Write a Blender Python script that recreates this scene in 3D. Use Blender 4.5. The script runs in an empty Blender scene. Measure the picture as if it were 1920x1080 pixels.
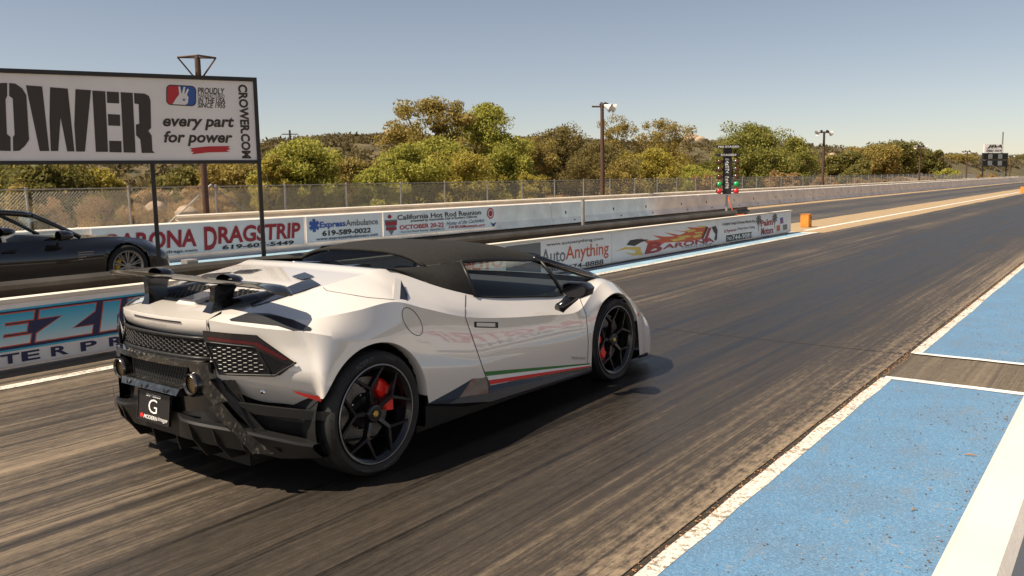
import bpy, bmesh, math, random
import numpy as np
from mathutils import Vector, Matrix, noise
from mathutils.bvhtree import BVHTree
R = math.radians
scene = bpy.context.scene
col = scene.collection
random.seed(7); rng = np.random.default_rng(7)

# ---------------------------------------------------------------- camera
FPX = 1561.3
YAW, PITCH, ROLL = .643, .129, -.015
CAM = Vector((4.201, -3.094, 1.602))
fw = Vector((-math.sin(YAW)*math.cos(PITCH), math.cos(YAW)*math.cos(PITCH), -math.sin(PITCH)))
r0 = Vector((math.cos(YAW), math.sin(YAW), 0)); u0 = r0.cross(fw)
rt = math.cos(ROLL)*r0+math.sin(ROLL)*u0; up = -math.sin(ROLL)*r0+math.cos(ROLL)*u0
cd = bpy.data.cameras.new('camera'); cam = bpy.data.objects.new('camera', cd); col.objects.link(cam)
cam.matrix_world = Matrix(((rt.x, up.x, -fw.x, CAM.x), (rt.y, up.y, -fw.y, CAM.y), (rt.z, up.z, -fw.z, CAM.z), (0, 0, 0, 1)))
cd.sensor_width = 36; cd.lens = FPX/1920*36; cd.clip_start = .05; cd.clip_end = 6000
scene.camera = cam
def at(px, py, ax='z', v=0.):
    """photo pixel (1920x1080) + one known coordinate -> point"""
    d = fw+rt*((px-960)/FPX)+up*((540-py)/FPX); i = 'xyz'.index(ax)
    return CAM+d*((v-CAM[i])/d[i])

# ---------------------------------------------------------------- world, sun, exposure
SUN = Vector((-.274, -.498, .822)).normalized()
elev = math.asin(SUN.z); azim = math.atan2(SUN.x, SUN.y)
w = bpy.data.worlds.new('World'); scene.world = w; w.use_nodes = True
nt = w.node_tree; nt.nodes.clear()
sky = nt.nodes.new('ShaderNodeTexSky'); sky.sky_type = 'NISHITA'; sky.sun_disc = False
sky.sun_elevation = elev; sky.sun_rotation = azim
sky.air_density = .8; sky.dust_density = .3; sky.ozone_density = 3.0; sky.altitude = 0
bg = nt.nodes.new('ShaderNodeBackground'); bg.inputs[1].default_value = .080
wo = nt.nodes.new('ShaderNodeOutputWorld')
hs = nt.nodes.new('ShaderNodeHueSaturation'); hs.inputs['Saturation'].default_value = .85
tint = nt.nodes.new('ShaderNodeMix'); tint.data_type = 'RGBA'; tint.blend_type = 'MULTIPLY'; tint.inputs[0].default_value = 1.; tint.inputs[7].default_value = (1.05, .885, .755, 1)
nt.links.new(sky.outputs[0], hs.inputs['Color']); nt.links.new(hs.outputs[0], tint.inputs[6]); nt.links.new(tint.outputs[2], bg.inputs[0]); nt.links.new(bg.outputs[0], wo.inputs[0])
sl = bpy.data.lights.new('sun', 'SUN'); sl.energy = 5.0; sl.angle = R(.55); sl.color = (1, .87, .70)
so = bpy.data.objects.new('sun', sl); col.objects.link(so)
so.rotation_euler = SUN.to_track_quat('Z', 'Y').to_euler(); so.location = (0, 0, 30)
vs = scene.view_settings; vs.view_transform = 'Standard'; vs.look = 'None'; vs.gamma = 1; vs.exposure = 0.68
vs.use_curve_mapping = False

# ---------------------------------------------------------------- materials
MATS = {}
def ramp(nt, fac, stops):
    n = nt.nodes.new('ShaderNodeValToRGB'); e = n.color_ramp.elements
    while len(e) < len(stops): e.new(.5)
    for k, (p, c) in enumerate(stops):
        e[k].position = p; e[k].color = (*c, 1) if len(c) == 3 else c
    nt.links.new(fac, n.inputs[0]); return n.outputs[0]
def tnoise(nt, scale, detail=4, vec=None, stretch=None, rough=.6):
    n = nt.nodes.new('ShaderNodeTexNoise'); n.inputs['Scale'].default_value = scale
    n.inputs['Detail'].default_value = detail; n.inputs['Roughness'].default_value = rough
    g = nt.nodes.new('ShaderNodeNewGeometry').outputs['Position'] if vec is None else vec
    if stretch:
        m = nt.nodes.new('ShaderNodeMapping'); m.inputs['Scale'].default_value = stretch
        nt.links.new(g, m.inputs['Vector']); g = m.outputs[0]
    nt.links.new(g, n.inputs['Vector']); return n.outputs['Fac']
def mixc(nt, fac, a, b, mode='MIX'):
    n = nt.nodes.new('ShaderNodeMix'); n.data_type = 'RGBA'; n.blend_type = mode
    for sock, v in ((n.inputs[0], fac), (n.inputs[6], a), (n.inputs[7], b)):
        if hasattr(v, 'is_linked') or hasattr(v, 'links'): nt.links.new(v, sock)
        elif isinstance(v, (int, float)): sock.default_value = v
        else: sock.default_value = (*v, 1) if len(v) == 3 else v
    return n.outputs[2]
def math_(nt, op, a, b=0., c=None, clamp=False):
    n = nt.nodes.new('ShaderNodeMath'); n.operation = op; n.use_clamp = clamp
    for i, v in enumerate((a, b) if c is None else (a, b, c)):
        if hasattr(v, 'links'): nt.links.new(v, n.inputs[i])
        else: n.inputs[i].default_value = v
    return n.outputs[0]
def bump(nt, bs, h, strength=.3, dist=.01):
    b = nt.nodes.new('ShaderNodeBump'); b.inputs['Strength'].default_value = strength; b.inputs['Distance'].default_value = dist
    nt.links.new(h, b.inputs['Height']); nt.links.new(b.outputs[0], bs.inputs['Normal'])
def base(name):
    m = bpy.data.materials.new(name); m.use_nodes = True; MATS[name] = m
    return m, m.node_tree, m.node_tree.nodes['Principled BSDF']
def pm(name, c, rough=.5, metal=0, coat=0, var=0, vs=3., bmp=0, bs=40., spec=.5, stretch=None, bd=.01):
    m, nt, b = base(name)
    b.inputs['Base Color'].default_value = (*c, 1); b.inputs['Roughness'].default_value = rough
    b.inputs['Metallic'].default_value = metal; b.inputs['Coat Weight'].default_value = coat
    b.inputs['Coat Roughness'].default_value = .03; b.inputs['Specular IOR Level'].default_value = spec
    if var:
        n = tnoise(nt, vs, 5, stretch=stretch)
        nt.links.new(ramp(nt, n, [(.3, [x*(1-var) for x in c]), (.7, [min(1, x*(1+var)) for x in c])]), b.inputs['Base Color'])
    if bmp: bump(nt, b, tnoise(nt, bs, 3), bmp, bd)
    return m
m_ = pm('car_white', (.69, .645, .59), .14, 0, 1.0, spec=.6); m_.node_tree.nodes['Principled BSDF'].inputs['Coat IOR'].default_value = 1.7
pm('black_gloss', (.006, .006, .0065), .16, 0, .35)
pm('black_matte', (.010, .010, .010), .6, var=.2, vs=20, spec=.3)
pm('black_plastic', (.012, .0115, .011), .45, spec=.35)
pm('black_paint', (.006, .006, .007), .15, 0, 1.0)
pm('fabric', (.022, .021, .019), .9, var=.15, vs=30, bmp=.35, bs=900, spec=.2, bd=.002)
pm('seam', (.012, .012, .012), .6)
pm('rubber', (.014, .0135, .013), .72, var=.25, vs=14, bmp=.15, bs=120)
pm('rubber_letter', (.055, .055, .055), .5)
pm('rim_black', (.014, .014, .015), .24, .4, .4)
pm('stencil_black', (.05, .041, .032), .6)
pm('rim_edge', (.33, .33, .34), .3, .9)
pm('disc', (.19, .18, .17), .45, .55, var=.15, vs=60)
pm('caliper', (.80, .018, .012), .28, 0, .8)
pm('bolt', (.5, .5, .5), .3, 1)
pm('gold', (.72, .48, .12), .3, .8)
pm('chrome', (.75, .75, .76), .12, 1)
pm('exhaust_dark', (.20, .19, .18), .25, .9)
pm('exhaust_gold', (.52, .38, .18), .3, 1)
pm('green_stripe', (.012, .17, .022), .35, 0, .6)
pm('red_stripe', (.66, .016, .02), .35, 0, .6)
pm('white_stripe', (.80, .79, .77), .35, 0, .6)
pm('tail_red', (.075, .004, .006), .12, 0, 1)
pm('tail_dark', (.012, .009, .010), .08, 0, 1)
pm('marker_red', (.36, .02, .016), .15, 0, 1)
pm('marker_orange', (.75, .14, .02), .2, 0, .6)
pm('mesh_metal', (.10, .095, .088), .35, .7)
pm('lamp_mesh_metal', (.05, .048, .045), .35, .6)
pm('black_satin', (.012, .012, .013), .42)
pm('deck_pad', (.03, .032, .037), .28)
pm('mirror_dark', (.06, .06, .065), .08, 1)
pm('joint_dirt', (.032, .023, .015), .95, var=.5, vs=40)
pm('door_card', (.30, .28, .20), .7, var=.4, vs=9)
pm('seat_dark', (.045, .046, .05), .6)
pm('seat_cream', (.62, .58, .5), .6)
pm('plate_black', (.012, .012, .013), .3)
pm('print_white', (.78, .76, .72), .5)
pm('print_black', (.018, .016, .014), .5)
pm('print_grey', (.16, .16, .16), .5)
pm('print_red', (.52, .03, .035), .5)
pm('print_darkred', (.36, .018, .028), .5)
pm('print_orange', (.62, .10, .03), .5)
pm('print_yellow', (.72, .50, .10), .5)
pm('print_navy', (.018, .024, .085), .5)
pm('print_blue', (.035, .10, .36), .5)
pm('print_cyan', (.05, .42, .62), .5)
pm('banner_white', (.83, .80, .77), .45, var=.06, vs=1.5, bmp=.12, bs=2.5, bd=.05)
pm('concrete_white', (.84, .765, .68), .75, var=.16, vs=1.3, bmp=.25, bs=25)
pm('concrete_top', (.60, .56, .51), .7, var=.05, vs=3, bmp=.15, bs=60)
pm('rail_cream', (.74, .66, .54), .5, var=.1, vs=2)
pm('rail_grey', (.12, .108, .092), .5, .55, var=.3, vs=2.5)
pm('steel', (.33, .32, .30), .45, .8, var=.15, vs=6)
pm('galvanised', (.40, .385, .36), .5, .6, var=.15, vs=8)
pm('wire', (.34, .32, .29), .5, .5)
pm('rust_brown', (.085, .042, .026), .75, var=.35, vs=9)
pm('frame_dark', (.035, .033, .032), .5, .3)
pm('wood_pole', (.075, .05, .035), .85, var=.3, vs=12)
pm('orange_box', (.62, .24, .03), .6, var=.15, vs=6)
pm('lamp_white', (.72, .70, .66), .3, .2)
pm('amber', (.10, .035, .008), .15, 0, .6)
pm('go_green', (.01, .40, .10), .2, 0, .6)
pm('stop_red', (.72, .02, .02), .2, 0, .6)
pm('score_dark', (.04, .045, .05), .5)
pm('score_grey', (.20, .21, .21), .5)
pm('bark', (.10, .075, .05), .9, var=.35, vs=14, bmp=.4, bs=30)
pm('rock', (.36, .26, .17), .9, var=.25, vs=2.2, bmp=.5, bs=6, bd=.1)
pm('wheel_silver', (.42, .41, .38), .35, .8)
pm('caliper_yellow', (.72, .45, .02), .35)
pm('pebble', (.10, .075, .055), .9, var=.5, vs=60)
pm('twig', (.36, .17, .06), .8)

def leafmat(name, c1, c2, c3):
    m, nt, b = base(name)
    oi = nt.nodes.new('ShaderNodeNewGeometry').outputs['Random Per Island']
    c = ramp(nt, oi, [(0, c1), (.55, c2), (1, c3)])
    n = tnoise(nt, .55, 2)
    c = mixc(nt, math_(nt, 'MULTIPLY', n, .55), c, c1)
    nt.links.new(c, b.inputs['Base Color']); b.inputs['Roughness'].default_value = .65; b.inputs['Specular IOR Level'].default_value = .25
    tr = nt.nodes.new('ShaderNodeBsdfTranslucent'); nt.links.new(c, tr.inputs[0])
    mx = nt.nodes.new('ShaderNodeMixShader'); mx.inputs[0].default_value = .48
    out = nt.nodes['Material Output']
    nt.links.new(b.outputs[0], mx.inputs[1]); nt.links.new(tr.outputs[0], mx.inputs[2]); nt.links.new(mx.outputs[0], out.inputs[0])
leafmat('leaf_green', (0.220, 0.229, 0.040), (0.442, 0.414, 0.079), (0.650, 0.589, 0.123))
leafmat('leaf_dark', (0.106, 0.106, 0.029), (0.226, 0.205, 0.052), (0.399, 0.315, 0.080))
leafmat('leaf_olive', (0.207, 0.174, 0.050), (0.383, 0.295, 0.079), (0.590, 0.414, 0.111))
leafmat('leaf_yellow', (0.280, 0.242, 0.040), (0.470, 0.391, 0.075), (0.605, 0.484, 0.120))
leafmat('leaf_willow', (0.174, 0.182, 0.035), (0.325, 0.314, 0.070), (0.482, 0.413, 0.115))
leafmat('leaf_dry', (0.286, 0.176, 0.066), (0.462, 0.308, 0.121), (0.572, 0.407, 0.187))
leafmat('leaf_scrub', (0.090, 0.073, 0.028), (0.168, 0.130, 0.052), (0.269, 0.193, 0.085))
leafmat('leaf_brown', (0.146, 0.121, 0.040), (0.252, 0.198, 0.065), (0.347, 0.264, 0.095))

def glassmat(name, tint, refl_rough=.02, dens=.5):
    m, nt, b = base(name); nt.nodes.remove(b)
    t = nt.nodes.new('ShaderNodeBsdfTransparent'); t.inputs[0].default_value = (*tint, 1)
    g = nt.nodes.new('ShaderNodeBsdfGlossy'); g.inputs['Roughness'].default_value = refl_rough
    lw = nt.nodes.new('ShaderNodeLayerWeight'); lw.inputs[0].default_value = .5     # facing: same from both sides of the pane
    f5 = math_(nt, 'MULTIPLY_ADD', math_(nt, 'POWER', lw.outputs['Facing'], 5.), .95, .045)
    mx = nt.nodes.new('ShaderNodeMixShader')
    nt.links.new(f5, mx.inputs[0]); nt.links.new(t.outputs[0], mx.inputs[1]); nt.links.new(g.outputs[0], mx.inputs[2])
    nt.links.new(mx.outputs[0], nt.nodes['Material Output'].inputs[0])
glassmat('glass', (.62, .68, .66)); glassmat('glass_dark', (.12, .13, .13)); glassmat('glass_clear', (.85, .87, .85))

def mk_forged():
    m, nt, b = base('forged_carbon')
    v = nt.nodes.new('ShaderNodeTexVoronoi'); v.inputs['Scale'].default_value = 95
    g = nt.nodes.new('ShaderNodeNewGeometry').outputs['Position']
    mp = nt.nodes.new('ShaderNodeMapping'); mp.inputs['Scale'].default_value = (1, .7, .6); nt.links.new(g, mp.inputs[0])
    nt.links.new(mp.outputs[0], v.inputs['Vector'])
    c = ramp(nt, v.outputs['Color'], [(.25, (.006, .006, .006)), (.7, (.022, .021, .019)), (.97, (.12, .11, .09))])
    nt.links.new(c, b.inputs['Base Color']); b.inputs['Roughness'].default_value = .3; b.inputs['Metallic'].default_value = .35; b.inputs['Coat Weight'].default_value = 1
mk_forged()

def mk_asphalt(name, cl, cm, cd_, tracks, gloss, dusty=False):
    """drag-strip surface: streaks of rubber laid along the track (Y), worn paler between the wheel paths"""
    m, nt, b = base(name)
    pos = nt.nodes.new('ShaderNodeNewGeometry').outputs['Position']
    sep = nt.nodes.new('ShaderNodeSeparateXYZ'); nt.links.new(pos, sep.inputs[0])
    s1 = tnoise(nt, 1, 6, pos, (2.6, .055, 1), .65); s2 = tnoise(nt, 1, 5, pos, (11, .12, 1), .7); s3 = tnoise(nt, 1, 4, pos, (45, .5, 1), .7); s5 = tnoise(nt, 1, 3, pos, (95, .9, 1), .7)
    blot = tnoise(nt, .55, 4, pos, (1, .5, 1)); fine = tnoise(nt, 90, 3)
    grain = tnoise(nt, 26, 5, pos, (1, .35, 1), .8)
    # wheel paths: dark bands centred at given x
    acc = None
    for xc, wd, amt in tracks:
        d = math_(nt, 'DIVIDE', math_(nt, 'SUBTRACT', sep.outputs[0], xc), wd)
        g = math_(nt, 'MULTIPLY', math_(nt, 'POWER', 2.718, math_(nt, 'MULTIPLY', math_(nt, 'MULTIPLY', d, d), -1.)), amt)
        acc = g if acc is None else math_(nt, 'ADD', acc, g)
    s = math_(nt, 'ADD', math_(nt, 'MULTIPLY', s1, .40), math_(nt, 'MULTIPLY', s2, .42))
    s = math_(nt, 'ADD', s, math_(nt, 'MULTIPLY', s3, .30)); s = math_(nt, 'ADD', s, math_(nt, 'MULTIPLY', math_(nt, 'SUBTRACT', s5, .5), .30)); s = math_(nt, 'ADD', s, math_(nt, 'MULTIPLY', blot, .22))
    s = math_(nt, 'SUBTRACT', math_(nt, 'MULTIPLY', s, 1.65), .63)
    s = math_(nt, 'ADD', s, math_(nt, 'MULTIPLY', math_(nt, 'SUBTRACT', grain, .5), .55))
    s = math_(nt, 'SUBTRACT', s, acc)
    tm = ramp(nt, tnoise(nt, 1, 3, pos, (7, .018, 1), .5), [(.56, (0, 0, 0)), (.60, (1, 1, 1)), (.64, (1, 1, 1)), (.68, (0, 0, 0))])   # separate tyre marks
    s = math_(nt, 'SUBTRACT', s, math_(nt, 'MULTIPLY', tm, .16))
    if dusty:   # paler, dustier before the start line and along the right-hand edge
        yy = math_(nt, 'MULTIPLY_ADD', sep.outputs[1], -.30, .42, clamp=True); xx = math_(nt, 'MULTIPLY_ADD', sep.outputs[0], -.7, 1.35, clamp=True)
        s = math_(nt, 'ADD', s, math_(nt, 'MULTIPLY', math_(nt, 'MULTIPLY', yy, xx), .27))
        ex = math_(nt, 'MULTIPLY_ADD', sep.outputs[0], 3.6, -8.35, clamp=True)
        s = math_(nt, 'ADD', s, math_(nt, 'MULTIPLY', ex, math_(nt, 'MULTIPLY_ADD', grain, 1.3, -.40)))
    s = math_(nt, 'MAXIMUM', math_(nt, 'MINIMUM', s, 1.), 0.)
    c = ramp(nt, s, [(0.02, cd_), (.42, cm), (.85, cl)])
    c = mixc(nt, math_(nt, 'MULTIPLY', fine, .5), c, mixc(nt, 1., c, (.62, .60, .58), 'MULTIPLY'))
    nt.links.new(c, b.inputs['Base Color'])
    rr = math_(nt, 'MULTIPLY_ADD', s, .42, gloss, clamp=True); nt.links.new(rr, b.inputs['Roughness'])
    b.inputs['Specular IOR Level'].default_value = .38
    h = math_(nt, 'ADD', math_(nt, 'MULTIPLY', fine, .5), math_(nt, 'MULTIPLY', s2, .5))
    bump(nt, b, h, .25, .006)
mk_asphalt('asphalt_right', (.25, .19, .128), (.055, .044, .033), (.012, .0105, .009), ((-1.9, .5, .16), (1.0, 1.0, .30), (-.2, .6, .16)), .36, True)
mk_asphalt('asphalt_left', (.20, .165, .125), (.075, .064, .053), (.022, .020, .018), ((-9.7, .6, .2), (-7.0, .6, .25)), .4)
mk_asphalt('asphalt_plain', (.21, .17, .12), (.105, .086, .063), (.045, .037, .028), ((99, 1, 0),), .6)

def mk_paint(name, c, under, wear, rough=.6):
    m, nt, b = base(name)
    n = tnoise(nt, 30, 6, rough=.75); n2 = tnoise(nt, 2.2, 5, rough=.65); n3 = tnoise(nt, 110, 3, rough=.7); n4 = tnoise(nt, 9, 5, stretch=(1, .3, 1))
    a = math_(nt, 'ADD', math_(nt, 'MULTIPLY', n, .62), math_(nt, 'MULTIPLY', n2, .38))
    f = ramp(nt, a, [(wear-.05, (1, 1, 1)), (wear+.03, (0, 0, 0))])
    cc = mixc(nt, ramp(nt, n2, [(.35, (0, 0, 0)), (.65, (1, 1, 1))]), c, [x*.62+.045 for x in c])
    cc = mixc(nt, ramp(nt, n3, [(.50, (0, 0, 0)), (.72, (.75, .75, .75))]), cc, [min(1, x*1.45+.07) for x in c])
    cc = mixc(nt, ramp(nt, n3, [(.28, (.8, .8, .8)), (.45, (0, 0, 0))]), cc, [x*.5 for x in c])
    cc = mixc(nt, ramp(nt, n4, [(.55, (0, 0, 0)), (.75, (.35, .35, .35))]), cc, (.20, .17, .13))
    cc = mixc(nt, f, cc, under)
    nt.links.new(cc, b.inputs['Base Color']); b.inputs['Roughness'].default_value = rough
    bump(nt, b, math_(nt, 'ADD', n3, n), .6, .006)
mk_paint('paint_blue', (.088, .205, .345), (.27, .25, .21), .395)
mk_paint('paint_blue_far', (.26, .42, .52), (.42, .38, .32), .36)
mk_paint('paint_white', (.74, .68, .59), (.20, .16, .11), .475)
mk_paint('line_white', (.80, .76, .69), (.25, .2, .15), .30)
mk_paint('line_gold', (.40, .275, .135), (.22, .16, .10), .36)

def mk_terrain():
    m, nt, b = base('dirt')
    n1 = tnoise(nt, .12, 5); n2 = tnoise(nt, 1.1, 6); n3 = tnoise(nt, 9, 4)
    c = ramp(nt, n1, [(.3, (.36, .23, .11)), (.5, (.27, .175, .085)), (.7, (.16, .125, .05))])
    c = mixc(nt, math_(nt, 'MULTIPLY', n2, .8), c, (.40, .28, .14))
    c = mixc(nt, ramp(nt, n3, [(.45, (0, 0, 0)), (.7, (.6, .6, .6))]), c, (.15, .10, .05))
    nt.links.new(c, b.inputs['Base Color']); b.inputs['Roughness'].default_value = .95
    bump(nt, b, n3, .5, .05)
mk_terrain()
def mk_hill():
    m, nt, b = base('chaparral_hill')
    n1 = tnoise(nt, .05, 5); n2 = tnoise(nt, .35, 6, rough=.7); n3 = tnoise(nt, 1.3, 4)
    c = ramp(nt, n2, [(.38, (.045, .042, .016)), (.52, (.10, .075, .03)), (.68, (.24, .16, .075))])
    c = mixc(nt, ramp(nt, n1, [(.45, (0, 0, 0)), (.7, (.7, .7, .7))]), c, (.10, .085, .03))
    c = mixc(nt, ramp(nt, n3, [(.5, (0, 0, 0)), (.7, (.7, .7, .7))]), c, (.035, .036, .014))
    nt.links.new(c, b.inputs['Base Color']); b.inputs['Roughness'].default_value = .95
    bump(nt, b, n3, .8, .6)
mk_hill()

# ---------------------------------------------------------------- helpers
def link(name, me, m=None, parent=None, smooth=False):
    if m is not None:
        me.materials.clear(); me.materials.append(MATS[m] if isinstance(m, str) else m)
    o = bpy.data.objects.new(name, me); col.objects.link(o)
    if smooth: me.polygons.foreach_set('use_smooth', [True]*len(me.polygons)); me.update()
    if parent is not None:
        o.parent = parent; o.matrix_parent_inverse = Matrix.Translation(-root_loc(parent))
    return o
def root_loc(p):
    return Vector(p.location) if p.parent is None else Vector((0, 0, 0))   # parts themselves sit at the world origin
def pyd(name, vs, fs, m=None, parent=None, smooth=False, sharp=None):
    me = bpy.data.meshes.new(name); me.from_pydata([tuple(v) for v in vs], [], [tuple(f) for f in fs]); me.update()
    if smooth and sharp is not None:
        o = link(name, me, m, parent, True); me.set_sharp_from_angle(angle=R(sharp)); return o
    return link(name, me, m, parent, smooth)
def tag(o, label=None, cat=None, group=None, kind=None):
    for k, v in (('label', label), ('category', cat), ('group', group), ('kind', kind)):
        if v: o[k] = v
    return o
def thing(name, loc, label, cat, group=None):
    o = bpy.data.objects.new(name, None); col.objects.link(o); o.location = loc; o.empty_display_size = .2
    return tag(o, label, cat, group)
class MB:
    def __init__(s): s.v = []; s.f = []
    def add(s, vs, fs):
        n = len(s.v); s.v += [tuple(v) for v in vs]; s.f += [tuple(i+n for i in f) for f in fs]; return s
    def box(s, x0, x1, y0, y1, z0, z1):
        return s.add([(x0, y0, z0), (x1, y0, z0), (x1, y1, z0), (x0, y1, z0), (x0, y0, z1), (x1, y0, z1), (x1, y1, z1), (x0, y1, z1)],
                     [(3, 2, 1, 0), (4, 5, 6, 7), (0, 1, 5, 4), (1, 2, 6, 5), (2, 3, 7, 6), (3, 0, 4, 7)])
    def tube(s, pts, rad, n=8, cap=True):
        pts = [Vector(p) for p in pts]; rad = rad if isinstance(rad, (list, tuple)) else [rad]*len(pts)
        rings = []; ref = None
        for i, p in enumerate(pts):
            d = (pts[min(i+1, len(pts)-1)]-pts[max(i-1, 0)]).normalized()
            if ref is None: ref = Vector((0, 0, 1)) if abs(d.z) < .9 else Vector((1, 0, 0))
            a = d.cross(ref).normalized(); b_ = d.cross(a).normalized(); ref = -b_ if False else ref
            rings.append([p+a*(rad[i]*math.cos(2*math.pi*k/n))+b_*(rad[i]*math.sin(2*math.pi*k/n)) for k in range(n)])
        vs = [v for r_ in rings for v in r_]
        fs = [(i*n+k, i*n+(k+1) % n, (i+1)*n+(k+1) % n, (i+1)*n+k) for i in range(len(pts)-1) for k in range(n)]
        if cap: fs += [tuple(range(n))[::-1], tuple(range((len(pts)-1)*n, len(pts)*n))]
        return s.add(vs, fs)
    def prism(s, poly, fn, t0, t1):
        """polygon (a,b) list extruded; fn(a,b,t) -> point"""
        n = len(poly)
        vs = [fn(a, b, t0) for a, b in poly]+[fn(a, b, t1) for a, b in poly]
        return s.add(vs, [tuple(range(n))[::-1], tuple(range(n, 2*n))]+[(i, (i+1) % n, n+(i+1) % n, n+i) for i in range(n)])
    def grid(s, rows, close=False):
        n = len(rows[0]); vs = [p for r_ in rows for p in r_]; fs = []
        for i in range(len(rows)-1):
            for k in range(n if close else n-1):
                fs.append((i*n+k, i*n+(k+1) % n, (i+1)*n+(k+1) % n, (i+1)*n+k))
        return s.add(vs, fs)
    def build(s, name, m=None, parent=None, smooth=False, sharp=None): return pyd(name, s.v, s.f, m, parent, smooth, sharp)
def bevelled(name, mb, m, parent, w=.01, seg=2):
    bm = bmesh.new(); vs = [bm.verts.new(v) for v in mb.v]
    for f in mb.f: bm.faces.new([vs[i] for i in f])
    bmesh.ops.recalc_face_normals(bm, faces=bm.faces)
    es = [e for e in bm.edges if len(e.link_faces) == 2 and e.calc_face_angle(0) > .5]
    bmesh.ops.bevel(bm, geom=es, offset=w, segments=seg, affect='EDGES', clamp_overlap=True)
    me = bpy.data.meshes.new(name); bm.to_mesh(me); bm.free()
    o = link(name, me, m, parent, True); me.set_sharp_from_angle(angle=R(40)); return o
def lathe_y(prof, cx, cy, cz, n=48, flip=1):
    """profile (lateral offset, radius) turned round the X axis at (cx,cy,cz)"""
    rows = []
    for k in range(n):
        a = 2*math.pi*k/n
        rows.append([(cx+flip*l, cy+r_*math.cos(a), cz+r_*math.sin(a)) for l, r_ in prof])
    rows.append(rows[0]); mb = MB(); mb.grid(rows); return mb
_tc = {}
def text_mesh(s, bold=0., shear=0., space=1.):
    k = (s, bold, shear, space)
    if k in _tc: return _tc[k]
    cu = bpy.data.curves.new('lettering', 'FONT'); cu.body = s; cu.size = 1; cu.offset = bold; cu.shear = shear; cu.space_character = space; cu.resolution_u = 3
    o = bpy.data.objects.new('lettering_source', cu); col.objects.link(o)
    dg = bpy.context.evaluated_depsgraph_get(); me = bpy.data.meshes.new_from_object(o.evaluated_get(dg))
    v = np.array([tuple(p.co)[:2] for p in me.vertices]); f = [tuple(p.vertices) for p in me.polygons]
    bpy.data.objects.remove(o); bpy.data.curves.remove(cu); bpy.data.meshes.remove(me)
    v -= v.min(0); ext = v.max(0); v /= ext
    _tc[k] = (v, f, ext[0]/ext[1]); return _tc[k]
def lettering(s, O, U, V, w_, h_, m, parent, bold=.012, shear=0., off=.003, space=1., name='lettering', fn=None):
    """text filling the w x h box whose lower left corner is O, on axes U,V"""
    v, f, asp = text_mesh(s, bold, shear, space)
    if w_ is None: w_ = h_*asp
    O = Vector(O); U = Vector(U).normalized(); V = Vector(V).normalized(); N = U.cross(V)
    if fn: pts = [fn(a*w_, b*h_) for a, b in v]
    else: pts = [O+U*(a*w_)+V*(b*h_)+N*off for a, b in v]
    return pyd(name, pts, f, m, parent)
def panel(name, poly, O, U, V, m, parent, off=.002, th=None):
    """flat printed shape: polygon (u,v)"""
    O = Vector(O); U = Vector(U).normalized(); V = Vector(V).normalized(); N = U.cross(V)
    return pyd(name, [O+U*a+V*b+N*off for a, b in poly], [tuple(range(len(poly)))], m, parent)
def rect(x0, y0, x1, y1): return [(x0, y0), (x1, y0), (x1, y1), (x0, y1)]
def circ(cx, cy, rx, ry=None, n=20): return [(cx+rx*math.cos(2*math.pi*k/n), cy+(ry or rx)*math.sin(2*math.pi*k/n)) for k in range(n)]
YU, ZU, XU = (0, 1, 0), (0, 0, 1), (1, 0, 0)

# ================================================================ THE SETTING
HB = []   # hill bumps: (x, y, height, sigma)
def dirpt(px, py, D):
    d = fw+rt*((px-960)/FPX)+up*((540-py)/FPX); h = Vector((d.x, d.y, 0)).length
    return CAM+d*(D/h)
for px, py, D, sg in ((560, 279, 120, 28), (690, 270, 135, 30), (790, 266, 150, 30), (930, 268, 165, 40), (1100, 268, 190, 45), (1290, 268, 230, 42), (1400, 278, 250, 45),
                      (1560, 292, 330, 60), (1700, 296, 420, 80), (1830, 300, 640, 110), (1960, 294, 680, 120), (2100, 296, 760, 140), (300, 318, 75, 20), (120, 318, 70, 18), (-200, 300, 110, 40)):
    p = dirpt(px, py, D); HB.append((p.x, p.y, p.z, sg))
HB += [(75, 30, 10, 30), (90, -30, 13, 40), (85, 90, 12, 40), (-60, -60, 8, 40)]
def terrain_h(x, y):
    if -17 < x < 12: return -.03
    e = min(1, (-17-x)/14) if x < -17 else min(1, (x-12)/25)
    h = 0
    for bx, by, bh, sg in HB: h = max(h, bh*math.exp(-((x-bx)**2+(y-by)**2)/(2*sg*sg)))
    nz = noise.noise(Vector((x*.035, y*.035, 1.3)))*1.5+noise.noise(Vector((x*.12, y*.12, 4)))*.45
    return -.03+e*max(0, h+nz*min(1, h/4+.12)+.25)
def axis(lo, hi, near0, near1, fine, grow):
    v = list(np.arange(near0, near1+.01, fine)); s = fine; a = near1
    while a < hi: s *= grow; a += s; v.append(min(a, hi))
    s = fine; a = near0
    while a > lo: s *= grow; a -= s; v.insert(0, max(a, lo))
    return v
gx = axis(-1500, 800, -70, 14, 2.0, 1.09); gy = axis(-400, 2600, -10, 130, 2.5, 1.07)
gnd = MB(); gnd.grid([[(x, y, terrain_h(x, y)) for x in gx] for y in gy])
g_ = gnd.build('ground', 'dirt', None, True); tag(g_, 'dry brown earth with brushy hills rising beyond the fence', 'ground', kind='structure')
# hills get the brush material by height/distance
g_.data.materials.append(MATS['chaparral_hill'])
for p in g_.data.polygons:
    if p.center.z > 1.2 or p.center.x < -45 or p.center.y > 170: p.material_index = 1

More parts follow.
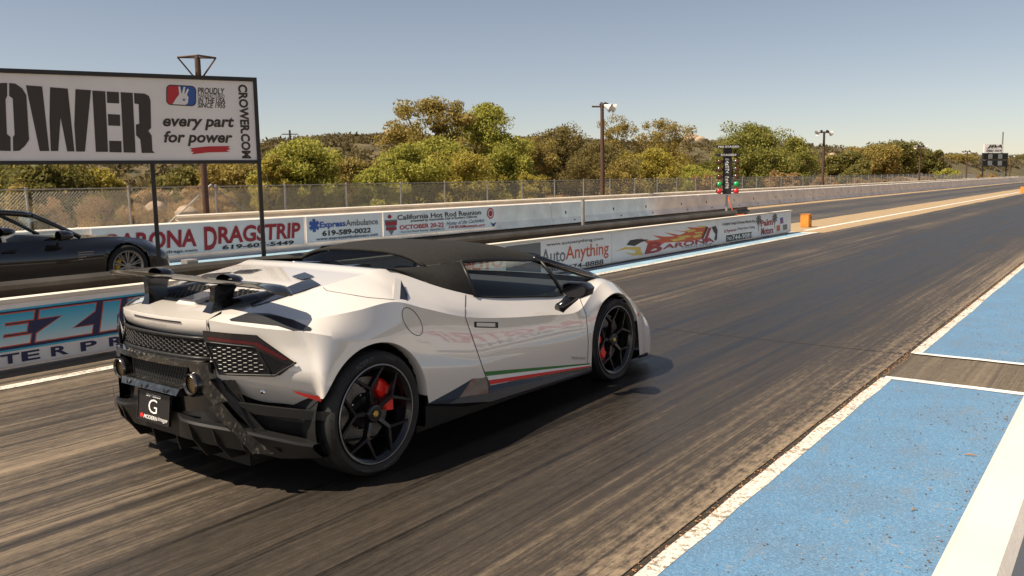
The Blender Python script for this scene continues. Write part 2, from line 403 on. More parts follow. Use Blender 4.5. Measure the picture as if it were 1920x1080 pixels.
def sheet(name, x0, x1, y0, y1, z, m, ny=1, label=None, wob=0):
    mb = MB(); rows = []
    for k in range(ny+1):
        y = y0+(y1-y0)*k/ny
        j0 = wob*noise.noise(Vector((x0, y*2.1, 0))); j1 = wob*noise.noise(Vector((x1, y*1.9, 5)))
        rows.append([(x0+j0, y, z), (x1+j1, y, z)])
    mb.grid(rows); o = mb.build(name, m); tag(o, label, None, kind='structure'); return o
sheet('track_lane', -3.75, 2.62, -40, 420, 0, 'asphalt_right', label='rubber streaked near racing lane of dark asphalt')
sheet('track_lane', -11.6, -5.0, -40, 420, 0, 'asphalt_left', label='far racing lane of asphalt beyond the centre wall')
sheet('median_ground', -5.0, -3.75, -40, 420, -.001, 'asphalt_plain', label='strip of bare pavement between the two lanes')
sheet('roadside_pavement', 2.65, 9.0, -40, 420, -.003, 'asphalt_plain', label='dark pavement beside the near lane')
sheet('roadside_pavement', -17, -11.6, -40, 420, -.006, 'asphalt_plain', label='pavement under the far concrete wall')
# a groove with dirt runs between lane and shoulder
sheet('joint_groove', 2.625, 2.652, -40, 120, -.0015, 'joint_dirt', label='dark joint between lane and painted shoulder')
sheet('blue_paint_strip', 2.735, 5.2, -12, 3.80, .004, 'paint_blue', 60, 'blue painted shoulder nearest the camera', .012)
sheet('blue_paint_strip', 2.735, 5.2, 4.98, 120, .004, 'paint_blue', 120, 'blue painted shoulder beyond the bare gap', .012)
sheet('white_edge_line', 2.662, 2.745, -12, 3.82, .006, 'paint_white', 80, 'worn white edge line beside the near blue paint', .014)
sheet('white_edge_line', 2.662, 2.745, 4.93, 120, .006, 'paint_white', 120, 'worn white edge line beyond the bare gap', .014)
def xline(name, y, wd, label):
    mb = MB(); rows = []
    for k in range(25):
        x = 2.69+(5.2-2.69)*k/24; j = .012*noise.noise(Vector((x*3, y, 0)))
        rows.append([(x, y+j-wd/2, .008), (x, y+j+wd/2, .008)])
    mb.grid(rows); tag(mb.build(name, 'line_white'), label, kind='structure')
xline('white_cross_line', 3.84, .09, 'white painted line closing the near blue area'); xline('white_cross_line', 4.94, .075, 'white painted line opening the far blue area')
sheet('start_line_joint', -3.5, 2.6, 4.866, 4.878, .003, 'joint_dirt', label='faint joint running across the near lane')
# centre strip beyond the wall
sheet('golden_strip', -5.1, -2.75, 20.9, 300, .003, 'line_gold', 140, 'golden brown strip between the lanes beyond the wall', .12)
sheet('white_centre_line', -3.62, -3.46, 21.6, 300, .007, 'line_white', 60, 'long white line running down the centre strip')
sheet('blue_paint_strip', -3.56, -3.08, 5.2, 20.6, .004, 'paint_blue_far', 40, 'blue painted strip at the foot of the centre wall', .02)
sheet('white_edge_line', -3.08, -2.95, -12, 20.7, .006, 'paint_white', 40, 'white line along the foot of the centre wall', .02)
sheet('white_edge_line', -4.2, -2.93, 20.6, 20.85, .007, 'line_white', 2, 'white line across the end of the centre wall')
sheet('golden_strip', -11.9, -11.0, 28.9, 300, .003, 'line_gold', 120, 'golden dirt strip along the far wall', .15)
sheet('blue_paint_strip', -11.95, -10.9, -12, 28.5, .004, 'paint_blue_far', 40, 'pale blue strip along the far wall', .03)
sheet('white_edge_line', -11.95, -10.9, 28.5, 28.85, .006, 'line_white', 1, 'white line ending the pale blue strip')
sheet('golden_strip', -10.9, -10.55, -12, 28.8, .005, 'line_gold', 60, 'dirt line beside the pale blue strip', .08)

# ---------------------------------------------------------------- concrete barriers
SEG = 6.1
def jersey(hw_base, hw_mid, hw_top, h):
    return [(-hw_base, 0), (-hw_base, .06), (-hw_mid, .26), (-hw_top, h-.02), (-hw_top+.02, h), (hw_top-.02, h), (hw_top, h-.02), (hw_mid, .26), (hw_base, .06), (hw_base, 0)]
def barrier_mesh(prof, L, m):
    mb = MB(); N = 10; rows = []
    for k in range(N+1):
        y = L*k/N; rows.append([(a, y, b) for a, b in prof])
    mb.grid(rows, True); n = len(prof); mb.f += [tuple(range(n)), tuple(range(N*n, N*n+n))[::-1]]
    bm = bmesh.new(); vs = [bm.verts.new(v) for v in mb.v]
    for f in mb.f: bm.faces.new([vs[i] for i in f])
    bmesh.ops.recalc_face_normals(bm, faces=bm.faces); me = bpy.data.meshes.new('concrete_barrier'); bm.to_mesh(me); bm.free()
    me.materials.append(MATS[m]); return me
jm = barrier_mesh(jersey(.30, .17, .12, .80), SEG-.035, 'concrete_white')
slotm = MB().box(-.012, .012, -.03, .03, -.05, .05)
slot_me = bpy.data.meshes.new('lifting_slot'); slot_me.from_pydata(slotm.v, [], slotm.f); slot_me.materials.append(MATS['black_matte'])
y0 = 27.2-SEG*7; k = 0
while y0 < 175:
    b_ = bpy.data.objects.new('concrete_barrier', jm); col.objects.link(b_); b_.location = (-12.32, y0+.02, 0)
    b_.rotation_euler = (0, 0, R(random.uniform(-.12, .12)))
    lab = {4: 'under the hot rod reunion banner', 3: 'under the ambulance banner', 2: 'under the banner with tall red capitals', 5: 'first bare one right of the banners', 6: 'second bare one right of the banners', 7: 'behind the grey steel post', 8: 'just left of the starting lights', 9: 'directly behind the starting lights', 10: 'first right of the starting lights'}.get(k)
    tag(b_, 'white concrete barrier of the far wall, '+(lab or ('beyond the black car' if k < 2 else 'well beyond the starting lights')), 'barrier', 'concrete barriers along the far wall')
    if y0 > 20 and y0 < 90:
        for q, zz in ((.9, .42), (1.35, .12), (4.3, .42), (4.75, .12)):
            s_ = bpy.data.objects.new('lifting_slot', slot_me); col.objects.link(s_); s_.parent = b_; s_.location = (.155 if zz > .3 else .25, q, zz)
    y0 += SEG; k += 1
# right-hand barrier next to the camera
jr = barrier_mesh(jersey(.30, .16, .066, .80), SEG-.03, 'concrete_top')
for k, yy in enumerate((-10.2, -4.1, 2.0, 8.1, 14.2, 20.3, 26.4)):
    b_ = bpy.data.objects.new('concrete_barrier', jr); col.objects.link(b_); b_.location = (3.978, yy, 0)
    tag(b_, ['white concrete barrier just behind the camera', 'white topped concrete barrier at the lower right corner', 'white concrete barrier next ahead on the right', 'third barrier ahead on the right, out of frame', 'fourth barrier ahead on the right, out of frame', 'fifth barrier ahead on the right, out of frame', 'sixth barrier ahead on the right, out of frame'][k], 'barrier', 'concrete barriers beside the camera')
# its banner (seen mirrored in the car door)
bn = thing('banner', (3.70, 4.0, 0), 'white banner with red lettering on the near right barrier, mirrored in the car door', 'banner')
Ob = Vector((3.69, 9.0, .16)); sl_ = Vector((.117, 0, .5)).normalized()
panel('sheet', rect(0, 0, 5.2, .52), Ob, (0, -1, 0), sl_, 'banner_white', bn, .012)
lettering('BARONA DRAGSTRIP', Ob+Vector((0, -.15, 0))+sl_*.17, (0, -1, 0), sl_, 4.9, .30, 'print_red', bn, .02, off=.016)
lettering('619-607-5449', Ob+Vector((0, -2.6, 0))+sl_*.04, (0, -1, 0), sl_, 2.0, .10, 'print_black', bn, .02, off=.016)

# ---------------------------------------------------------------- cream guard rail on top of the far wall
def wbeam(name, x, y0, y1, z0, z1, m, face=1, th=.004, step=4.):
    prof = [(0, 0), (.045, .12), (.045, .25), (0, .38), (-.035, .5), (0, .62), (.045, .75), (.045, .88), (0, 1)]
    mb = MB(); n = max(1, int((y1-y0)/step))
    rows = [[(x+face*a, y0+(y1-y0)*k/n, z0+(z1-z0)*b) for a, b in prof] for k in range(n+1)]
    mb.grid(rows); rows2 = [[(p[0]-face*th, p[1], p[2]) for p in r_] for r_ in rows]; mb.grid(rows2)
    return mb
gr = thing('guard_rail', (-12.95, 7.3, 0), 'cream guard rail running behind the far concrete wall', 'guard rail')
wbeam('beam', -12.9, 7.3, 170, .76, .94, 'rail_cream').build('beam', 'rail_cream', gr, True, 40)
for k in range(28): MB().box(-13.06, -12.96, 8+k*5.8, 8.12+k*5.8, 0, .86).build('post', 'wood_pole', gr)

# ---------------------------------------------------------------- banners on the far wall
XW = -11.985
def fp(px, py, X=XW): p = at(px, py, 'x', X); return p.y, p.z
def tw(s, px0, py0, px1, py1, m, parent, X=XW, **k):
    ya, za = fp(px0, py0, X); yb, zb = fp(px1, py1, X)
    # height from both ends: keep the baseline at za
    return lettering(s, (X, ya, za), YU, ZU, yb-ya, zb-za, m, parent, off=k.pop('off', .012), **k)
def board(name, px0, px1, label, z0=.17, z1=.78, X=XW, m='banner_white', th=.012, cat='banner', grp=None, py=430):
    ya = fp(px0, py, X)[0]; yb = fp(px1, py, X)[0]
    t = thing(name, (X, (ya+yb)/2, 0), label, cat, grp)
    mb = MB().box(X-th, X, ya, yb, z0, z1); mb.build('sheet', m, t); return t, ya, yb
def zrel(y): return 0
CROP = {1: (180, 390, 3.64), 2: (560, 370, 3.64), 3: (980, 420, 7.28), 4: (1140, 390, 4.044)}
def wall_pt(c, q, X): ox, oy, sc = CROP[c]; p = at(ox+q[0]/sc, oy+q[1]/sc, 'x', X); return p.y, p.z
def tq(s, c, bl_, br_, tr_, tl_, m, parent, X=XW, off=.012, bold=.012, name='lettering'):
    """text spanned between four traced corners on the wall plane"""
    v, f, _ = text_mesh(s, bold, 0.); P = [wall_pt(c, q, X) for q in (bl_, br_, tr_, tl_)]
    pts = []
    for a, b in v:
        w4 = ((1-a)*(1-b), a*(1-b), a*b, (1-a)*b); pts.append((X+off, sum(w*p[0] for w, p in zip(w4, P)), sum(w*p[1] for w, p in zip(w4, P))))
    return pyd(name, pts, f, m, parent)
def wshape(c, pts, m, parent, X, off, nm): return pyd(nm, [(X+off, *wall_pt(c, q, X)) for q in pts], [tuple(range(len(pts)))], m, parent)
GB = 'banners on the far wall'
b1, ya, yb = board('banner', 172, 571, 'white banner with tall dark red capitals on the far wall', .13, .79, py=450, grp=GB)
tq('BARONA', 1, (78, 302), (686, 262), (686, 140), (78, 180), 'print_darkred', b1, bold=.03)
tq('D', 1, (740, 290), (824, 283), (824, 122), (734, 130), 'print_darkred', b1, bold=.03)
tq('RAGSTRIP', 1, (833, 247), (1390, 204), (1395, 97), (833, 128), 'print_darkred', b1, bold=.03)
tq('baronadrags.com', 1, (330, 325), (690, 302), (690, 276), (330, 300), 'print_black', b1)
tq('619-607-5449', 1, (860, 285), (1348, 248), (1350, 220), (862, 254), 'print_black', b1, bold=.03)
b2, ya, yb = board('banner', 575, 717, 'white banner with blue ambulance lettering on the far wall', .14, .785, py=440, grp=GB)
tq('Express', 2, (142, 222), (318, 210), (318, 156), (142, 168), 'print_blue', b2, bold=.03); tq('Ambulance', 2, (320, 198), (540, 184), (540, 144), (320, 156), 'print_grey', b2)
tq('619-589-0022', 2, (160, 266), (492, 240), (492, 206), (160, 228), 'print_black', b2, bold=.03)
tq('www.expressambulanceco.com', 2, (120, 302), (540, 268), (540, 240), (120, 276), 'print_navy', b2)
ys, zs = wall_pt(2, (104, 193), XW)
for a in (0, 60, 120):
    ca, sa = math.cos(R(a)), math.sin(R(a)); hw, hl = .045, .16
    panel('star_bar', [(u*ca-v*sa, u*sa+v*ca) for u, v in ((-hw, -hl), (hw, -hl), (hw, hl), (-hw, hl))], (XW, ys, zs), YU, ZU, 'print_blue', b2, .012+a*.00003)
b3, ya, yb = board('banner', 719, 930, 'white banner announcing a hot rod reunion in October on the far wall', .14, .79, py=425, grp=GB)
tq('California Hot Rod Reunion', 2, (672, 156), (1245, 118), (1240, 86), (672, 122), 'print_black', b3)
tq('presented by Automobile Club of Southern California', 2, (765, 174), (1216, 143), (1216, 123), (765, 152), 'print_black', b3, bold=.016)
tq('OCTOBER 20-22', 2, (688, 222), (990, 200), (990, 170), (688, 192), 'print_red', b3, bold=.025)
tq('Auto Club Famoso Raceway - Bakersfield, CA', 2, (694, 247), (994, 228), (994, 204), (694, 230), 'print_grey', b3)
tq('Home of the Cacklefest', 2, (1008, 193), (1262, 167), (1272, 144), (1014, 165), 'print_navy', b3, bold=0.)
tq('NHRAMuseum.org', 2, (1025, 220), (1270, 204), (1270, 177), (1025, 195), 'print_red', b3, bold=.02)
yc, zc = wall_pt(2, (1308, 110), XW)
for rr, mm in ((.17, 'print_red'), (.125, 'banner_white'), (.10, 'print_darkred')): panel('round_badge', circ(0, 0, rr), (XW, yc, zc), YU, ZU, mm, b3, .012+(.17-rr)*.02)
yc, zc = wall_pt(2, (630, 195), XW)
panel('crest', [(-.24, .16), (.24, .16), (.2, 0), (.08, -.16), (0, -.25), (-.08, -.16), (-.2, 0)], (XW, yc, zc), YU, ZU, 'print_grey', b3, .012)
panel('crest_band', rect(-.22, .02, .22, .12), (XW, yc, zc), YU, ZU, 'print_darkred', b3, .014); panel('crest_band', rect(-.2, -.12, .2, -.04), (XW, yc, zc), YU, ZU, 'print_darkred', b3, .014)
panel('crest_cap', circ(-.05, .25, .07, .05), (XW, yc, zc), YU, ZU, 'print_darkred', b3, .014)
panel('winged_badge', [(-.16, .05), (0, .0), (.16, .05), (.06, -.05), (0, -.1), (-.06, -.05)], (XW, *wall_pt(2, (1328, 180), XW)), YU, ZU, 'print_navy', b3, .013)

# ---------------------------------------------------------------- centre wall with sponsor boards
XC = -3.60
wall = thing('centre_wall', (XC-.05, 8, 0), 'low white board wall between the two lanes with printed panels', 'wall')
MB().box(XC-.10, XC-.012, -9, 20.55, .03, .60).build('backing', 'concrete_white', wall)
MB().box(XC-.13, XC+.012, -9, 20.6, .602, .64).build('cap', 'rail_cream', wall)
def cfp(px, py): p = at(px, py, 'x', XC); return p.y, p.z
edges = [-9, cfp(0, 600)[0]-1.2, 2.9, 6.45, cfp(1003, 470)[0], cfp(1147, 450)[0], cfp(1347, 420)[0], 20.5]
PN = []
for i in range(len(edges)-1):
    a, b_ = edges[i]+.008, edges[i+1]-.008
    PN.append(MB().box(XC-.011, XC, a, b_, .05, .598).build('printed_panel', 'banner_white', wall))
PN[4]['label'] = 'white printed panel with car parts shop web address'; PN[5]['label'] = 'white printed panel with flame logo'; PN[6]['label'] = 'white printed panel with machine shop phone number'; PN[1]['label'] = 'panel with blue and navy block capitals'
def tc(s, px0, py0, px1, py1, m, pn, **k): return tw(s, px0, py0, px1, py1, m, pn, X=XC, **k)
# near panel: blue block letters
pz = PN[1]
y_a, z_a = cfp(0, 680); y_b = 2.85
def strip(z0, z1, m, off, ya=edges[1]+.02, yb=y_b, nm='printed_band'): return panel(nm, rect(0, 0, yb-ya, z1-z0), (XC, ya, z0), YU, ZU, m, pz, off)
strip(.535, .552, 'print_cyan', .004); strip(.20, .535, 'print_navy', .003); strip(.183, .20, 'print_cyan', .004)
def mk_grad():
    m, nt, b = base('letter_fade'); sp = nt.nodes.new('ShaderNodeSeparateXYZ'); nt.links.new(nt.nodes.new('ShaderNodeNewGeometry').outputs['Position'], sp.inputs[0])
    c = ramp(nt, math_(nt, 'MULTIPLY_ADD', sp.outputs[2], 3.4, -.75), [(0, (.70, .74, .74)), (.35, (.30, .62, .72)), (1, (.01, .36, .58))])
    nt.links.new(c, b.inputs['Base Color']); b.inputs['Roughness'].default_value = .4
mk_grad()
def block(poly, y, wd, m, off, z0=.235, h=.275, grow=0):
    cx = sum(p[0] for p in poly)/len(poly); sh = .22
    pts = []
    n = len(poly)
    for i, (a, b_) in enumerate(poly):
        pts.append((y+a*wd+sh*(b_-.5)*h, z0+b_*h))
    if grow:
        P = [Vector(p) for p in pts]; area = sum(P[i].x*P[(i+1) % n].y-P[(i+1) % n].x*P[i].y for i in range(n)); sg = 1 if area > 0 else -1
        Q = []
        for i in range(n):
            e1 = (P[i]-P[i-1]).normalized(); e2 = (P[(i+1) % n]-P[i]).normalized()
            n1 = Vector((e1.y, -e1.x))*sg; n2 = Vector((e2.y, -e2.x))*sg; d = 1+n1.dot(n2); Q.append(P[i]+(n1+n2)/max(d, .3)*grow)
        pts = [tuple(q) for q in Q]
    return panel('block_letter', [(a-y, b_-z0) for a, b_ in pts], (XC, y, z0), YU, ZU, m, pz, off)
EL = [(0, 0), (1, 0), (1, .26), (.45, .26), (.45, .38), (.9, .38), (.9, .62), (.45, .62), (.45, .74), (1, .74), (1, 1), (0, 1)]
ZL = [(0, 0), (1, 0), (1, .26), (.62, .26), (1, .74), (1, 1), (0, 1), (0, .74), (.42, .74), (0, .26)]
IL = [(0, 0), (1, 0), (1, 1), (0, 1)]
yE = cfp(62, 640)[0]-.42
for poly, yy, wd in ((EL, yE-.50, .42), (EL, yE, .42), (ZL, yE+.47, .50), (IL, yE+1.05, .16), (EL, yE+1.29, .42), (ZL, yE+1.8, .5)):
    block(poly, yy, wd, 'print_orange', .0045, grow=.010); block(poly, yy, wd, 'letter_fade', .006)
for s_, px in (('N', -58), ('T', 2), ('E', 42), ('R', 98), ('P', 154), ('R', 208), ('S', 262)): lettering(s_, (XC, cfp(px, 690)[0], .075), YU, ZU, .155, .088, 'print_navy', pz, .03, off=.004)
# panel seen through the car window
lettering('MOTO', (XC, cfp(862, 505)[0], .27), YU, ZU, cfp(943, 495)[0]-cfp(862, 505)[0], .17, 'print_orange', PN[3], .05, off=.004)
panel('grey_patch', rect(0, 0, .95, .5), (XC, cfp(948, 470)[0], .08), YU, ZU, 'print_grey', PN[3], .003)
# car parts panel
p4 = PN[4]
tq('www.autoanything.com', 3, (325, 320), (1098, 226), (1095, 176), (322, 262), 'print_black', p4, XC, .004, .006)
tq('Auto', 3, (255, 548), (582, 510), (582, 318), (255, 352), 'print_grey', p4, XC, .004); tq('Anything', 3, (585, 545), (1172, 462), (1172, 240), (585, 305), 'print_orange', p4, XC, .004)
tq('800-874-8888', 3, (350, 655), (1100, 550), (1100, 478), (350, 605), 'print_black', p4, XC, .004, .02)
# flame logo panel
fl = PN[5]
wshape(4, [(50, 330), (130, 297), (245, 295), (250, 330), (270, 358), (185, 360), (125, 335), (200, 345), (212, 322), (140, 312)], 'print_yellow', fl, XC, .003, 'flame')
wshape(4, [(275, 352), (300, 270), (232, 222), (290, 248), (345, 245), (400, 235), (335, 207), (430, 218), (505, 215), (425, 185), (545, 205), (590, 185), (482, 165), (585, 178), (640, 170), (595, 145), (680, 150), (740, 138), (760, 150), (720, 235), (600, 255), (430, 262)], 'print_orange', fl, XC, .0034, 'flame')
for k, q in enumerate(([(470, 240), (560, 225), (590, 235), (500, 255)], [(520, 220), (600, 205), (640, 215), (560, 232)], [(580, 170), (650, 160), (670, 172), (610, 185)], [(640, 210), (700, 198), (712, 212), (655, 228)], [(670, 140), (730, 135), (735, 146), (690, 152)], [(650, 185), (712, 178), (716, 190), (668, 196)])): wshape(4, q, 'print_yellow', fl, XC, .004+k*.0001, 'flame')
wshape(4, [(140, 280), (165, 245), (220, 235), (310, 240), (250, 260), (200, 288)], 'print_black', fl, XC, .0042, 'dragster_silhouette')
tq('B', 4, (275, 352), (405, 330), (420, 252), (310, 262), 'print_darkred', fl, XC, .007, .03); tq('ARONA', 4, (412, 314), (808, 258), (800, 220), (425, 278), 'print_darkred', fl, XC, .007, .03)
wshape(4, [(722, 255), (745, 255), (782, 150), (762, 150)], 'print_darkred', fl, XC, .0075, 'tree_bar'); wshape(4, [(708, 228), (722, 230), (758, 145), (745, 140)], 'print_black', fl, XC, .0072, 'tree_bar')
wshape(4, [(785, 145), (815, 135), (830, 165), (825, 235), (815, 250), (805, 235), (815, 200), (800, 180)], 'print_black', fl, XC, .006, 'face_silhouette')
tq('DRAG STRIP', 4, (560, 306), (790, 281), (790, 264), (560, 290), 'print_grey', fl, XC, .004, 0.)
# machine shop panel
mp = PN[6]
tq('Complete Foreign & Domestic Machine Shop', 4, (866, 140), (1116, 114), (1116, 87), (866, 110), 'print_black', mp, XC, .004)
tq('Dyno', 4, (878, 195), (972, 180), (976, 152), (884, 165), 'print_darkred', mp, XC, .004, .03); tq('Chassis Dyno Tuning', 4, (978, 172), (1110, 157), (1112, 134), (982, 149), 'print_black', mp, XC, .004)
wshape(4, [(895, 258), (1090, 225), (1090, 180), (895, 208)], 'print_black', mp, XC, .003, 'number_box')
tq('744-9081', 4, (940, 247), (1086, 222), (1086, 185), (940, 207), 'print_white', mp, XC, .006, .02); tq('760', 4, (902, 247), (936, 242), (936, 216), (902, 220), 'print_white', mp, XC, .006)
def palm(q):
    yc, zc = wall_pt(4, q, XC)
    panel('palm_trunk', rect(-.02, -.3, .02, 0), (XC, yc, zc), YU, ZU, 'print_grey', mp, .003)
    for a in range(0, 360, 40): panel('palm_leaf', [(0, 0), (.16*math.cos(R(a-14)), .11*math.sin(R(a-14))), (.22*math.cos(R(a)), .14*math.sin(R(a))-.03), (.16*math.cos(R(a+14)), .11*math.sin(R(a+14)))], (XC, yc, zc), YU, ZU, 'print_black', mp, .0035+a*1e-6)
palm((1142, 88)); palm((1264, 72))
tq('Palm', 4, (1158, 142), (1250, 128), (1245, 75), (1155, 95), 'print_darkred', mp, XC, .006, .03); tq('Motors', 4, (1160, 205), (1252, 190), (1252, 140), (1160, 150), 'print_darkred', mp, XC, .006, .03)
wshape(4, [(1305, 120), (1330, 115), (1326, 70), (1304, 76)], 'print_blue', mp, XC, .003, 'badge'); wshape(4, [(1310, 112), (1327, 108), (1325, 90), (1311, 94)], 'print_red', mp, XC, .004, 'badge')
wshape(4, [(1278, 176), (1304, 172), (1304, 128), (1278, 133)], 'print_orange', mp, XC, .003, 'badge'); wshape(4, [(1326, 168), (1358, 162), (1358, 122), (1326, 127)], 'print_grey', mp, XC, .003, 'badge')
# grey steel guard rail standing in the median behind the boards
gr2 = thing('guard_rail', (-3.92, 4, 0), 'weathered grey steel guard rail behind the centre wall boards', 'guard rail')
wbeam('beam', -3.90, -9, 17.2, .47, .765, 'rail_grey', 1, .004, 1.9).build('beam', 'rail_grey', gr2, True, 40)
wbeam('beam', -4.75, 4.5, 20.3, .47, .74, 'rail_grey', -1, .004, 1.9).build('beam', 'rail_grey', gr2, True, 40)
for k in range(14): MB().box(-4.02, -3.945, -8.6+k*1.9, -8.48+k*1.9, 0, .72).build('post', 'wood_pole', gr2)
MB().box(-4.05, -3.93, 1.95, 2.08, 0, .80).build('post', 'galvanised', gr2)
gp = thing('steel_post', (-4.6, 11.04, 0), 'plain grey steel post standing behind the centre wall', 'post')
MB().tube([(-4.6, 11.04, 0), (-4.6, 11.04, 1.19)], .035, 12).build('tube', 'galvanised', gp, True, 40)
MB().tube([(-4.6, 11.04, 1.19), (-4.6, 11.04, 1.20)], .038, 12).build('end_cap', 'steel', gp)
MB().box(-4.7, -4.5, 10.94, 11.14, 0, .02).build('base_plate', 'galvanised', gp)

# ---------------------------------------------------------------- billboard
BD = Vector((.469, .883, 0)).normalized(); BN = Vector((BD.y, -BD.x, 0))
PB = Vector((-4.6, 2.02, 0))
def bl(px, py):
    d = fw+rt*((px-960)/FPX)+up*((540-py)/FPX); t = (PB-CAM).dot(BN)/d.dot(BN); q = CAM+d*t
    return (q-PB).dot(BD), q.z
bb = thing('billboard', PB, 'white billboard with huge black stencil capitals on dark posts', 'billboard')
def bp(a, z, n=0): return PB+BD*a+Vector((0, 0, z))+BN*n
aR = bl(478, 225)[0]; zT = bl(483, 150)[1]-.02; zB = bl(477, 300)[1]; aL = aR-3.9
MB().prism([(aL, zB), (aR, zB), (aR, zT), (aL, zT)], bp, -.03, 0).build('board', 'banner_white', bb)
def bar(a0, a1, z0, z1, n0, n1, nm='frame_bar'): MB().prism([(a0, z0), (a1, z0), (a1, z1), (a0, z1)], bp, n0, n1).build(nm, 'frame_dark', bb)
bar(aL-.03, aR+.042, zT+.001, zT+.045, -.05, .022); bar(aL-.03, aR, zB-.04, zB-.001, -.05, .018)
bar(aR+.001, aR+.042, 0, zT, -.05, .02, 'post'); bar(-.025, .02, 0, zB-.041, -.04, .005, 'post'); bar(aL+.1, aL+.145, 0, zB-.041, -.04, .005, 'post')
def bt(s, px0, py0, px1, py1, m, **k):
    a0, z0 = bl(px0, py0); a1, z1 = bl(px1, py1)
    return lettering(s, bp(a0, z0), BD, ZU, a1-a0, z1-z0, m, bb, off=.004, **k)
def bpoly(pts, m, off=.004, nm='stencil_letter'):
    q = [bl(0+x/3.84, 90+y/3.84) for x, y in pts]; return pyd(nm, [bp(a, z, off) for a, z in q], [tuple(range(len(q)))], m, bb)
K = 'stencil_black'
bpoly([(52, 252), (-10, 252), (-60, 300), (-75, 360), (-75, 640), (-55, 700), (0, 740), (78, 742), (76, 640), (50, 620), (40, 370), (52, 345)], K)
bpoly([(66, 252), (110, 256), (160, 290), (190, 340), (210, 660), (180, 705), (140, 740), (95, 742), (93, 642), (105, 625), (92, 365), (66, 345)], K)
bpoly([(186, 268), (304, 277), (355, 742), (286, 742)], K); bpoly([(360, 282), (488, 292), (536, 745), (484, 745), (436, 500), (420, 742), (366, 742), (356, 520)], K)
bpoly([(543, 296), (655, 304), (612, 746), (548, 746), (535, 560)], K); bpoly([(664, 306), (758, 312), (778, 748), (690, 748)], K)
bpoly([(768, 313), (856, 318), (858, 400), (772, 395)], K); bpoly([(776, 475), (864, 480), (866, 562), (780, 558)], K); bpoly([(786, 668), (874, 670), (876, 752), (788, 750)], K)
bpoly([(868, 318), (955, 323), (976, 754), (890, 752)], K)
bpoly([(964, 324), (1040, 328), (1072, 345), (1084, 380), (1088, 575), (1068, 597), (1092, 630), (1098, 740), (1116, 756), (1020, 756), (1010, 660), (980, 628), (978, 552), (1003, 545), (998, 405), (968, 400)], K)
def rrect(x0, y0, x1, y1, rr):
    o = []
    for cx, cy, a0 in ((x1-rr, y1-rr, 0), (x0+rr, y1-rr, 90), (x0+rr, y0+rr, 180), (x1-rr, y0+rr, 270)):
        for k in range(6): o.append((cx+rr*math.cos(R(a0+18*k)), cy+rr*math.sin(R(a0+18*k))))
    return o
def sk(p): return [(x, y+(x-1300)*.055) for x, y in p]
bpoly(sk(rrect(1196, 268, 1412, 415, 34)), K, .004, 'badge'); bpoly(sk(rrect(1203, 275, 1405, 408, 28)), 'print_blue', .006, 'badge')
bpoly(sk([(1290, 275), (1231, 275), (1214, 281), (1204, 296), (1203, 390), (1212, 404), (1240, 408), (1262, 370), (1285, 340)]), 'print_red', .008, 'badge')
# white hand: palm, three raised fingers, ring of thumb and forefinger
bpoly(sk([(1242, 408), (1266, 368), (1290, 335), (1315, 328), (1345, 335), (1357, 352), (1352, 395), (1335, 408)]), 'print_white', .010, 'hand_mark')
for q in ([(1290, 340), (1284, 280), (1296, 276), (1308, 335)], [(1308, 332), (1322, 278), (1334, 280), (1326, 334)], [(1326, 336), (1350, 290), (1360, 296), (1342, 342)]): bpoly(sk(q), 'print_white', .0105, 'hand_mark')
bpoly(sk([(1324+14*(1 if k % 2 == 0 else .42)*math.sin(k*math.pi/5), 372-14*(1 if k % 2 == 0 else .42)*math.cos(k*math.pi/5)) for k in range(10)]), 'print_blue', .012, 'star_mark')
def b1t(s, x0, y0, x1, y1, m=K, **k): return bt(s, x0/3.84, 90+y0/3.84, x1/3.84, 90+y1/3.84, m, **k)
b1t('PROUDLY', 1424, 330, 1616, 290, bold=.02, shear=.2); b1t('MANUFACTURED', 1424, 358, 1616, 336, bold=.0, shear=.2)
b1t('IN THE USA', 1426, 394, 1618, 362, bold=.02, shear=.2); b1t('SINCE 1955', 1424, 430, 1622, 398, bold=.02, shear=.2)
b1t('every part', 1176, 590, 1684, 500, bold=.03, shear=.22); b1t('for power', 1182, 706, 1672, 602, bold=.03, shear=.22)
bpoly([(1364, 722), (1500, 708), (1658, 706), (1640, 718), (1660, 728), (1630, 738), (1655, 748), (1500, 752), (1380, 766), (1395, 750), (1370, 742), (1385, 732)], 'print_red', .005, 'brush_stroke')
# vertical web address
a0, z0 = bl(1712/3.84, 90+262/3.84); a1, z1 = bl(1808/3.84, 90+795/3.84)
lettering('CROWER.COM', bp(a0, z0), Vector((0, 0, -1)), BD, z0-z1, a1-a0-.0, K, bb, .04, off=.004)

# ================================================================ FENCE
XF = -15.5
fn_ = thing('chain_link_fence', (XF, 20, 0), 'grey chain link fence with steel posts behind the far wall', 'fence')
bay = 2.33; FT = 1.55; nb = 64
pm_ = MB().tube([(0, 0, -.1), (0, 0, FT+.06)], .028, 8); pmesh = bpy.data.meshes.new('fence_post'); pmesh.from_pydata(pm_.v, [], pm_.f); pmesh.materials.append(MATS['galvanised'])
wm = MB(); sp = .075; wr = .0024
def wire(p, q):
    p, q = Vector(p), Vector(q); d = (q-p).normalized(); a = Vector((1, 0, 0)); b_ = d.cross(a)
    wm.add([p+a*wr, p-a*wr*.5+b_*wr, p-a*wr*.5-b_*wr, q+a*wr, q-a*wr*.5+b_*wr, q-a*wr*.5-b_*wr], [(0, 1, 4, 3), (1, 2, 5, 4), (2, 0, 3, 5)])
n_ = int((bay+FT)/sp)
for k in range(n_):
    c = k*sp     # y - z = c - FT  and y + z = c
    y_0 = max(0, c-FT); y_1 = min(bay, c)
    if y_1 > y_0:
        wire((0, y_0, c-y_0), (0, y_1, c-y_1)); wire((.004, y_0, FT-(c-y_0)), (.004, y_1, FT-(c-y_1)))
